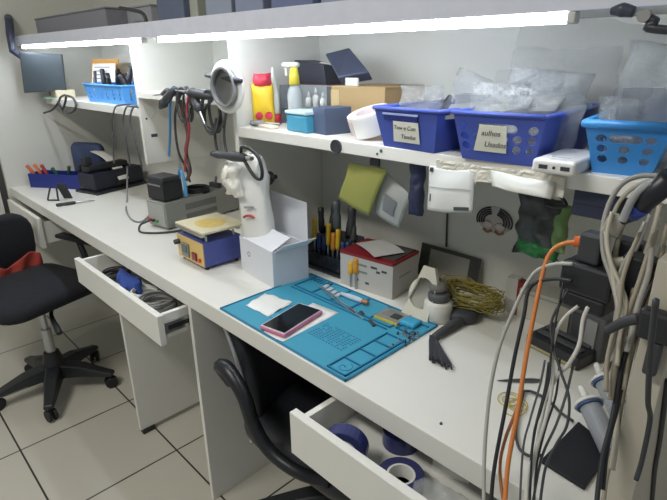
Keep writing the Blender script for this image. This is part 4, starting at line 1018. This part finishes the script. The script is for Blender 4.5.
tag(obj('paper_sheet', g, mat((206, 206, 204), .7), loc=M @ Vector((-w*.50, dpt*.5, hX+.003)), rz=rz-.5), 'grey white sheet lying on the red topped carton', 'paper')
# white stand with round hole + jar
a, rz, w, d = frame((404, 312), (426, 321), BT)
t = thing('spool_stand', 'white plastic plate with big round hole right of the carton', 'stand', a, rz)
hP = H((410, 314), (422, 272), BT)
to = lambda s, q: (s, .0+q*.45, q)
g = holed([(0, 0), (.078, 0), (.078, hP*.75), (.062, hP), (.03, hP)], [(.043, hP*.48, hP*.30)], .012, lambda s, q: (s, q*.35, q), 24)
obj('plate', g, mat((216, 212, 196), .5), t)
obj('prop', G().box(.02, .06, .03, .08, 0, .004), mat((216, 212, 196), .5), t)
q = un(440, 322, 2, BT)
t = thing('jar', 'squat white jar with dark ring collar beside the holed plate', 'jar', q+Vector((-.016, .012, 0)))
obj('body', G().lathe([(0, 0), (.034, 0), (.036, .004), (.034, .045), (.028, .05), (0, .05)], 28), mat((216, 214, 204), .4), t, smooth=True)
obj('collar', G().lathe([(0, .0501), (.024, .0501), (.026, .056), (.026, .066), (.022, .07), (0, .07)], 24), GREYCAB, t, smooth=True)
obj('lid', G().lathe([(0, .0702), (.018, .0702), (.022, .078), (.02, .09), (.012, .094), (0, .094)], 20, T(-.006, .004, 0)), mat((120, 118, 112), .5), t, smooth=True)
# dark frame leaning on wall
xa = un(418, 275, 1, .55).x; xb = un(476, 285, 1, .55).x
t = thing('framed_panel', 'dark framed panel leaning on the wall behind the jar', 'frame', (xa, .545, BT), rot=(-.18, 0, 0))
wF = xb-xa; hF = .095
obj('panel', G().box(0, wF, .004, .008, .002, hF), mat((150, 148, 140), .5), t)
for x0, x1, z0, z1 in ((0, wF, 0, .008), (0, wF, hF-.01, hF), (0, .03, .008, hF-.01), (wF-.03, wF, .008, hF-.01)): obj('frame_bar', G().box(x0, x1, .0, .0039, z0, z1), mat((58, 58, 54), .5), t)
# straw coloured wire tangle
q = at_y(470, .44, BT); g = G(); rn = random.Random(9)
for k in range(46):
    P = []
    aa = rn.random()*6.3; r0 = .045+.025*rn.random(); cz = .03+.03*rn.random(); ti = rn.uniform(-.5, .5)
    for i in range(10):
        an = aa+i*.5
        P.append((r0*1.25*math.cos(an)+rn.gauss(0, .004), r0*.75*math.sin(an)+rn.gauss(0, .004), max(.002, cz+.03*ti*math.cos(an)+rn.gauss(0, .004))))
    g.tube(P, .0011, 5, n=3)
tag(obj('wire_tangle', g, mat((150, 138, 62), .5), loc=q, smooth=True), 'yellow olive tangle of thin wire behind the dark strap', 'wire')
# dark strap + brush
P = [un(x, y, 2, BT+.012) for x, y in ((489, 309), (470, 315), (458, 322), (443, 331), (434, 337))]
t = thing('esd_brush', 'dark grey brush with a strap lying on the worktop by the mat', 'brush', (P[-1].x, P[-1].y, BT)); o_ = Vector(t.location)
obj('strap', G().tube([p-o_ for p in P], [.008, .010, .0115, .010, .008], 10), mat((72, 74, 78), .6), t, smooth=True)
q = un(461, 320, 2, BT)-o_
obj('grip', G().lathe([(0, 0), (.022, .0), (.03, .008), (.03, .02), (.02, .028), (0, .03)], 20, T(q.x, q.y, 0, 0, 0, .4), sx=1.3), mat((66, 68, 74), .6), t, smooth=True)
q1 = un(440, 361, 2, BT+.012)-o_
g = G()
for k in range(40):
    f = (k/39-.5); s0 = Vector((f*.018, -.004, .004+.014*((k*7) % 5)/5)); e0 = Vector((q1.x+f*.05+.006*math.sin(k), q1.y+.004*math.sin(k*3), .003+.012*((k*3) % 5)/5))
    g.tube([s0, s0.lerp(e0, .5)+Vector((0, 0, .002)), e0], .0017, 5, n=2)
obj('bristles', g, mat((56, 58, 64), .7), t)
for u, v in ((535, 381), ): pass
# cards on the wall right
xa = un(503, 300, 1, .54)
t = thing('card_box', 'small white and red card box standing by the wall', 'box', (at_y(503, .5, BT).x, .50, BT), .1)
hc = ztop(510, 278, .5)-BT
obj('white_half', G().box(0, .028, 0, .03, 0, hc), mat((206, 202, 192), .6), t); obj('red_half', G().box(.0282, .042, 0, .03, 0, hc*.93), mat((142, 46, 44), .6), t)
q = at_y(540, .5, BT)
t = thing('white_carton', 'plain off white carton at the wall behind the orange cable', 'box', (q.x, .50, BT))
obj('carton', G().box(-.06, .07, 0, .06, 0, .075), mat((198, 194, 182), .6), t, bevel=.001); obj('seam', G().box(-.06, .07, -.0006, 0, .064, .066), GREY, t)
# dark keyboard-like device
a, rz, w, d = frame((525, 345), (577, 372), BT)
t = thing('label_printer', 'black low device with ridged top behind the hanging cables', 'device', a, rz)
d = .15
obj('body', G().box(0, w, 0, d, 0, .03), mat((40, 42, 46), .4), t, bevel=.004)
for k in range(4): obj('top_ridge', G().box(.01, w-.01, .02+.03*k, .035+.03*k, .0302, .036), mat((78, 80, 84), .4), t, bevel=.002)
obj('front_strip', G().box(.005, w-.005, -.0015, 0, .004, .010), mat((170, 160, 120), .5), t)
q = at_y(575, .42, BT)
t = thing('tool_block', 'grey black tiered block standing behind the low black device', 'block', (q.x, .43, BT), -.3)
obj('block', G().box(-.06, .05, 0, .07, 0, .10), GREYCAB, t, bevel=.003)
for k in range(3): obj('tier', G().box(-.055+.033*k, -.03+.033*k, -.004, 0, .02, .09), (BEIGECAB, DARK, GREY)[k], t)
# ---- things at the near right of the bench
# two grey cartridges with white plungers lying against the end panel
CT = mat((150, 154, 160), .45)
for (u0, v0, u1, v1, dy, lab) in ((589, 404, 612, 452, 0, 'grey cartridge with white plunger cap, nearer the black pad'), (604, 380, 626, 425, .0, 'grey cartridge with white plunger cap, farther and against the end panel')):
    p0 = un(u1, v1, 2, BT+.02); p1 = un(u0, v0, 1, p0.y+.05)
    dv = p1-p0; L = dv.length
    t = thing('cartridge', lab, 'cartridge', p0, rot=dv.to_track_quat('Z', 'Y').to_euler())
    obj('barrel', G().lathe([(0, 0), (.016, 0), (.017, .004), (.017, L-.006), (0, L-.006)], 24), CT, t, smooth=False)
    obj('blue_band', G().lathe([(0, L-.0058), (.021, L-.0058), (.021, L-.002), (0, L-.002)], 24), mat((60, 90, 140), .4), t)
    obj('plunger_disc', G().lathe([(0, L-.0018), (.024, L-.0018), (.0245, L), (.02, L+.005), (0, L+.005)], 26), mat((226, 226, 222), .4), t, smooth=False)
    obj('plunger_stem', G().lathe([(0, L+.0052), (.007, L+.0052), (.0055, L+.03), (.004, L+.034), (0, L+.034)], 16), mat((226, 226, 222), .4), t, smooth=True)
Q = px_poly([(540, 463), (584, 491), (612, 452), (578, 424)], BT)
g = G(); A_ = [g._v(q+Vector((0, 0, .0003))) for q in Q]; B_ = [g._v(q+Vector((0, 0, .006))) for q in Q]; g._f(A_[::-1]); g._f(B_)
for i in range(4): g._f([A_[i], A_[(i+1) % 4], B_[(i+1) % 4], B_[i]])
tag(obj('black_pad', g, mat((30, 32, 38), .6), bevel=.001), 'flat square black pad near the right front worktop edge', 'pad')
pa = un(497, 380.5, 2, BT+.003); pb = un(540, 380.5, 2, BT+.003)
t = thing('tweezers', 'grey steel tweezers lying behind the hanging cables on the worktop', 'tweezers', pa, rot=(0, 0, math.atan2((pb-pa).y, (pb-pa).x)))
LL = (pb-pa).length
for s in (-1, 1): obj('arm', G().tube([(0, 0, .0), (LL*.4, s*.003, 0), (LL*.8, s*.0035, 0), (LL, s*.001, 0)], [.0008, .002, .0028, .003], 6), mat((120, 122, 126), .35, .8), t, smooth=True)
g = G(); rn = random.Random(3); c0 = un(514, 402, 2, BT)
for k in range(5):
    P = []; r0 = .012+.007*rn.random(); ox, oy = rn.gauss(0, .006), rn.gauss(0, .008)
    for i in range(14): P.append(c0+Vector((ox+r0*math.cos(i*.5), oy+r0*1.3*math.sin(i*.5), .002+.002*rn.random())))
    g.tube(P, .0009, 5, n=3)
tag(obj('yellow_thread', g, mat((196, 176, 70), .5), smooth=True), 'thin yellow wire curled on the worktop among the cables', 'wire')
q = un(441, 424, 2, BT)
tag(obj('crumb', G().lathe([(0, 0), (.003, 0), (.002, .003), (0, .003)], 8), DARK, loc=q), 'tiny dark speck of solder on the bare worktop', 'speck')
# power strip block and cables
pY = .13
def cy(v): return .16-(v-170)*.2/310
def C3d(pts, dy=0.0): return [un(u, v, 1, (cy(v) if len(r) == 0 else r[0])+dy) for u, v, *r in pts]
a = un(569, 282, 1, .12)
q0 = un(571, 262, 1, .13); q1 = un(614, 270, 1, .13); q2 = un(573, 300, 1, .13)
t = thing('power_adapter', 'big black power adapter block hanging among the cables', 'adapter', (q0.x, .10, un(590, 308, 1, .12).z), math.radians(-8))
wA = q1.x-q0.x; hA = q0.z-t.location.z
obj('upper_block', G().box(-.003, wA+.012, 0, .045, hA*.42, hA+.012), BLACK, t, bevel=.005)
obj('lower_block', G().box(.004, wA+.006, .004, .042, 0, hA*.418), BLACK, t, bevel=.004)
obj('top_plug', G().box(.012, wA*.75, .008, .035, hA+.0122, hA+.055), DARK, t, bevel=.004)
AD = Vector(t.location)
def cable(name, lab, pts, r, m, dy=0): return tag(obj(name, G().tube(C3d(pts, dy), r, 8), m, smooth=True), lab, 'cable')
WC = mat((206, 204, 198), .45); GC = mat((150, 148, 142), .5); OC = mat((214, 130, 66), .5); BC = mat((150, 142, 124), .5)
cable('cable', 'light grey cable arching left from the black adapter over the worktop edge', [(573, 264), (556, 264), (538, 270), (526, 285), (514, 310), (500, 345), (491, 385), (486, 430), (484, 470), (484, 520)], .0028, mat((176, 176, 170), .5))
cable('cable', 'black cable arching left from the adapter below the light grey one', [(572, 281), (555, 279), (537, 282), (528, 292), (524, 315), (515, 355), (506, 405), (494, 470), (490, 520)], .0028, BLACK)
t = thing('orange_cable', 'orange cable with bright orange plug arching over the black cable', 'cable', un(580, 243, 1, .11))
o_ = Vector(t.location); P = [p-o_ for p in C3d([(577, 242), (566, 243), (554, 249), (546, 262), (539, 290), (531, 330), (524, 370), (518, 410), (508, 465), (504, 520)])]
obj('cord', G().tube(P, .0032, 8), OC, t, smooth=True)
e1 = un(586, 243, 1, cy(243)+.005)-o_
obj('plug', G().cyl(P[0]+Vector((-.004, 0, 0)), e1, .0075, .0085, 14), mat((226, 110, 40), .45), t)
cable('cable', 'second orange brown cable hanging close beside the first one', [(540, 285), (532, 325), (525, 365), (519, 402), (505, 440), (500, 470), (506, 520)], .0024, mat((170, 110, 66), .5), .012)
cable('cable', 'white cable dropping left from under the adapter', [(578, 306), (566, 316), (557, 330), (552, 352), (553, 375), (548, 410), (536, 450), (528, 475), (526, 520)], .0025, WC)
cable('cable', 'thick white cable dropping straight from under the adapter', [(588, 307), (583, 320), (579, 345), (568, 365), (558, 375), (546, 398), (538, 440), (532, 470), (520, 520)], .0030, WC, .006)
dk = [((563, 283), (560, 300), (555, 325), (551, 355), (549, 380), (541, 410), (533, 440), (529, 520)), ((568, 290), (552, 320), (553, 345), (561, 372), (569, 398), (567, 425), (556, 445), (545, 470), (538, 520)), ((545, 360), (540, 385), (530, 420), (523, 450), (519, 520)), ((549, 362), (545, 390), (535, 430), (530, 470), (528, 520)), ((560, 358), (556, 395), (545, 430), (536, 470), (534, 520)), ((574, 362), (566, 395), (556, 425), (541, 460), (530, 520))]
wh = ['dark thin cable from the adapter left side, crossing in an X', 'dark cable crossing to the right below the adapter then back left', 'dark grey cable at the left of the dangling bunch', 'dark grey cable second in the dangling bunch', 'black cable in the middle of the dangling bunch', 'black cable at the right of the dangling bunch']
for i, pp in enumerate(dk): cable('cable', wh[i], pp, .0015+.0003*(i % 2), (BLACK, DARK, GREYCAB)[i % 3], .004*i-.006)
P = [un(u, v, 2, BT+.006) for u, v in ((524, 391), (533, 392), (548, 400), (560, 412), (573, 421))]
tag(obj('cable', G().tube(P, .0026, 8), DARK, smooth=True), 'dark cable lying flat across the worktop under the dangling bunch', 'cable')
P = [un(u, v, 2, BT+.006) for u, v in ((524, 391), (519, 410), (516, 432), (519, 448), (530, 456), (543, 455))]
tag(obj('cable', G().tube(P, .0024, 8), DARK, smooth=True), 'dark cable looped on the worktop left of the black pad', 'cable')
# beige cables at the right
be = [([(640, 232), (630, 256), (622, 282), (619, 312), (612, 338), (607, 362), (606, 392)], 'pale thick beige cable in front of the black tall plug'),
      ([(652, 248), (648, 275), (638, 305), (632, 332), (627, 352)], 'pale beige cable left of the lever clamp knob'),
      ([(612, 212), (607, 236), (611, 262), (621, 286), (626, 306), (620, 336), (617, 366)], 'beige cable looping below the beige connector'),
      ([(656, 230), (646, 262), (636, 292), (622, 330), (614, 372), (610, 400)], 'pale beige cable between the plugs and the end panel'),
      ([(645, 222), (634, 246), (622, 268), (618, 290), (624, 318), (618, 345), (612, 362)], 'beige cable crossing in front of the small plugs'),
      ([(606, 232), (608, 250), (612, 268), (616, 292), (622, 318), (626, 340)], 'beige cable close to the black adapter right edge'),
      ([(664, 245), (655, 280), (640, 318), (630, 350), (624, 390)], 'pale grey cable above the lever clamp'),
      ([(662, 176), (640, 176), (622, 184), (610, 202), (603, 228), (604, 255), (612, 280), (618, 310), (612, 345), (606, 370)], 'beige cable in the top arch over the adapter, outermost'),
      ([(664, 180), (645, 182), (628, 192), (616, 208), (609, 232), (608, 258), (614, 285), (622, 312), (617, 350), (610, 380)], 'beige cable in the top arch over the adapter, second'),
      ([(664, 188), (648, 193), (634, 203), (624, 222), (617, 245), (616, 262), (621, 290), (616, 330), (611, 372)], 'beige cable in the top arch over the adapter, third'),
      ([(650, 215), (640, 240), (630, 262), (623, 285), (616, 315), (612, 350), (610, 372)], 'beige straight cable slanting down right of the adapter'),
      ([(660, 205), (652, 235), (642, 265), (634, 290), (628, 320), (620, 350), (618, 392), (616, 440), (612, 470)], 'beige cable slanting down along the end panel'),
      ([(667, 225), (660, 255), (652, 285), (645, 310), (634, 345), (622, 400), (616, 440), (606, 480), (602, 520)], 'grey beige cable nearest the end panel edge')]
for i, (pp, lab) in enumerate(be): cable('cable', lab, pp, .0027+.0007*(i % 2), (BC, GC, mat((178, 172, 156), .5))[i % 3], -.04+.004*i)
cable('cable', 'thick black cable running down in front of the end panel', [(667, 255), (657, 275), (644, 300), (637, 325), (628, 345), (620, 375), (612, 420), (603, 455), (598, 490), (596, 520)], .003, BLACK, -.02)
cable('cable', 'black cable running beside the thick one along the end panel', [(664, 300), (650, 318), (634, 340), (626, 365), (618, 405), (608, 445), (603, 490)], .0024, BLACK, -.012)
# sockets and plugs of the right bunch
def plugbox(u, v, y, w, h, d, m, lab, rz=0, tilt=0, nm='plug'):
    q = un(u, v, 1, y); t = thing(nm, lab, 'plug', q, rot=(0, tilt, rz))
    obj('body', G().box(-w/2, w/2, -d/2, d/2, -h/2, h/2), m, t, bevel=.004); obj('prong', G().box(-w/6, w/6, -d/6, d/6, -h/2-.012, -h/2), METAL, t); return t
plugbox(614, 225, .11, .022, .03, .016, mat((168, 164, 152), .45), 'beige connector plug above the black adapter', .2, .25)
plugbox(621, 262, .09, .026, .012, .014, mat((178, 172, 156), .45), 'beige small plug right of the black adapter', .2, -.4)
plugbox(628, 252, .13, .034, .036, .03, BLACK, 'black plug behind the beige plugs', .1, .1)
q0 = un(623, 222, 1, .06); q1 = un(672, 178, 1, .03)
dv = q1-q0; LL = dv.length
t = thing('hair_clipper', 'dark navy tool body slanting in from the right above the cables', 'tool', q0, rot=dv.to_track_quat('Z', 'Y').to_euler())
obj('body', G().lathe([(0, 0), (.004, 0), (.008, LL*.15), (.011, LL*.45), (.013, LL), (0, LL)], 20), mat((28, 30, 40), .35), t, smooth=True)
obj('blue_band', G().lathe([(.0088, LL*.2), (.0098, LL*.2), (.0118, LL*.42), (.0108, LL*.42), (.0088, LL*.2)], 20), mat((40, 66, 150), .4), t, smooth=True)
P = [un(u, v, 1, .035) for u, v in ((622, 221), (626, 212), (632, 200), (640, 190), (650, 184), (668, 178))]
tag(obj('clear_sleeve', G().tube(P, .0045, 8), mat((176, 178, 178), .25, bump=.5, alpha=.8), smooth=True), 'crinkled clear sleeve above the dark navy tool', 'sleeve')
# black block and clamp on the end panel
q0 = un(640, 270, 1, .06)
plugbox(637, 277, .10, .04, .06, .03, BLACK, 'black tall plug hanging right of the beige cables', 0, .1)
q = un(655, 326, 0, -.086)
q = un(661, 326, 1, -.012)
t = thing('clamp', 'black lever clamp with beige knob on the end panel', 'clamp', (q.x, -.0005, q.z))
obj('body', G().box(-.022, .03, -.018, 0, -.02, .016), BLACK, t, bevel=.005); obj('knob', G().lathe([(0, 0), (.011, 0), (.012, .01), (.006, .016), (0, .016)], 16, T(.012, -.01, .0162, 0, .3)), mat((170, 164, 146), .45), t, smooth=True)
obj('lever', G().box(-.008, .006, -.014, -.004, -.062, -.0202), DARK, t, bevel=.003); obj('arm', G().tube([(-.022, -.009, .0), (-.036, -.009, -.010), (-.052, -.009, -.028)], [.007, .006, .005]), DARK, t, smooth=True)
for i, (pp, lab) in enumerate((([(656, 300), (651, 345), (648, 400), (650, 420), (642, 460), (636, 480)], 'dark thin cable hanging on the right face of the end panel'), ([(668, 380), (664, 410), (660, 440), (655, 470), (652, 505)], 'black cable at the lower right picture corner'))):
    P = [un(u, v, 0, -.0852) for u, v in pp]
    tag(obj('cable', G().tube(P, .0028, 8), DARK, smooth=True), lab, 'cable')
# ================================================================== ABOVE THE TOP BOARD
zt = ZT+.0205+.03
def upbox(u0, u1, vt, y, d, m, lab, nm='storage_box'):
    x0 = un(u0, vt, 1, y).x; x1 = un(u1, vt, 1, y).x; z1 = un((u0+u1)/2, vt, 1, y).z
    zt = ZT+.0203+ztilt(x0)
    t = thing(nm, lab, 'box', (x0, y, zt), rot=(0, TILT, 0))
    obj('box', G().box(0, x1-x0, 0, d, 0, z1-zt-.006), m, t, bevel=.003); obj('lid', G().box(-.003, x1-x0+.003, -.003, d+.003, z1-zt-.0058, z1-zt), m, t, bevel=.002)
upbox(33, 105, 11, .22, .2, mat((128, 128, 138), .6), 'long dark grey box on the top board at far left')
upbox(155, 182, -6, .22, .2, mat((96, 104, 128), .6), 'slate box on the top board above the left partition')
upbox(184, 196, -6, .24, .2, mat((168, 170, 160), .6), 'narrow pale box beside the slate box on the top board')
upbox(204, 230, -8, .22, .2, mat((150, 158, 176), .6), 'pale blue grey box on the top board above the reel')
upbox(234, 262, -6, .22, .2, mat((140, 148, 172), .6), 'blue grey box on the top board above the sweets packet')
upbox(270, 312, -14, .22, .2, mat((112, 122, 158), .6), 'darker blue box on the top board above the spray bottle')
upbox(112, 150, 6, .30, .2, mat((150, 152, 158), .6), 'pale grey box on the top board between the dark grey and slate boxes')
upbox(320, 395, -14, .24, .2, mat((150, 158, 180), .6), 'long pale blue box on the top board above the cardboard box')
P = [un(x, y, 1, .24) for x, y in ((120, 8), (132, 10), (142, 13), (146, 20), (147, 28))]
tag(obj('black_cable', G().tube(P, .006, 6), DARK, smooth=True), 'dark cable with plug on the top board left of the slate box', 'cable')
P = [un(x, y, 1, .10) for x, y in ((611, 11), (622, 10), (634, 12), (645, 16), (656, 22), (668, 30))]
t = thing('lamp_arm', 'dark lamp arm at the upper right in front of the top board', 'lamp', un(634, 12, 1, .10)); o_ = Vector(t.location)
obj('head', G().tube([p-o_ for p in P[:3]], [.004, .008, .006], 10), mat((66, 70, 86), .4), t, smooth=True)
obj('joint', G().lathe([(0, -.006), (.007, -.006), (.007, .006), (0, .006)], 14, T(*(P[3]-o_), PI/2)), mat((150, 150, 150), .5), t)
P2 = P[3:]+[Vector((.06, .12, P[-1].z-.02)), Vector((.08, .17, ZT+.03))]
obj('arm', G().tube([p-o_ for p in P2], .005, 8), mat((50, 52, 60), .4), t, smooth=True)
# ================================================================== LIGHT
w = bpy.data.worlds.new('World'); bpy.context.scene.world = w; w.use_nodes = True
w.node_tree.nodes['Background'].inputs[0].default_value = (.9, .95, 1, 1); w.node_tree.nodes['Background'].inputs[1].default_value = .31
ld = bpy.data.lights.new('ceiling_lamp', 'AREA'); ld.energy = 36; ld.shape = 'RECTANGLE'; ld.size = 1.2; ld.size_y = .3; ld.color = (1, .97, .9)
lo = bpy.data.objects.new('ceiling_lamp', ld); COL.objects.link(lo); lo.location = (-1.2, -1.4, 2.66)
# ================================================================== CAMERA
cd = bpy.data.cameras.new('camera'); co = bpy.data.objects.new('camera', cd); COL.objects.link(co)
cd.sensor_width = 36; cd.lens = FPX/667*36; cd.clip_start = .02
R = Matrix(((CR[0], CU[0], -_f[0]), (CR[1], CU[1], -_f[1]), (CR[2], CU[2], -_f[2])))
co.matrix_world = Matrix.Translation(Vector(CAM)) @ R.to_4x4()
sc = bpy.context.scene; sc.camera = co
sc.view_settings.view_transform = 'Standard'; sc.view_settings.look = 'None'; sc.view_settings.gamma = 1
sc.view_settings.exposure = 0
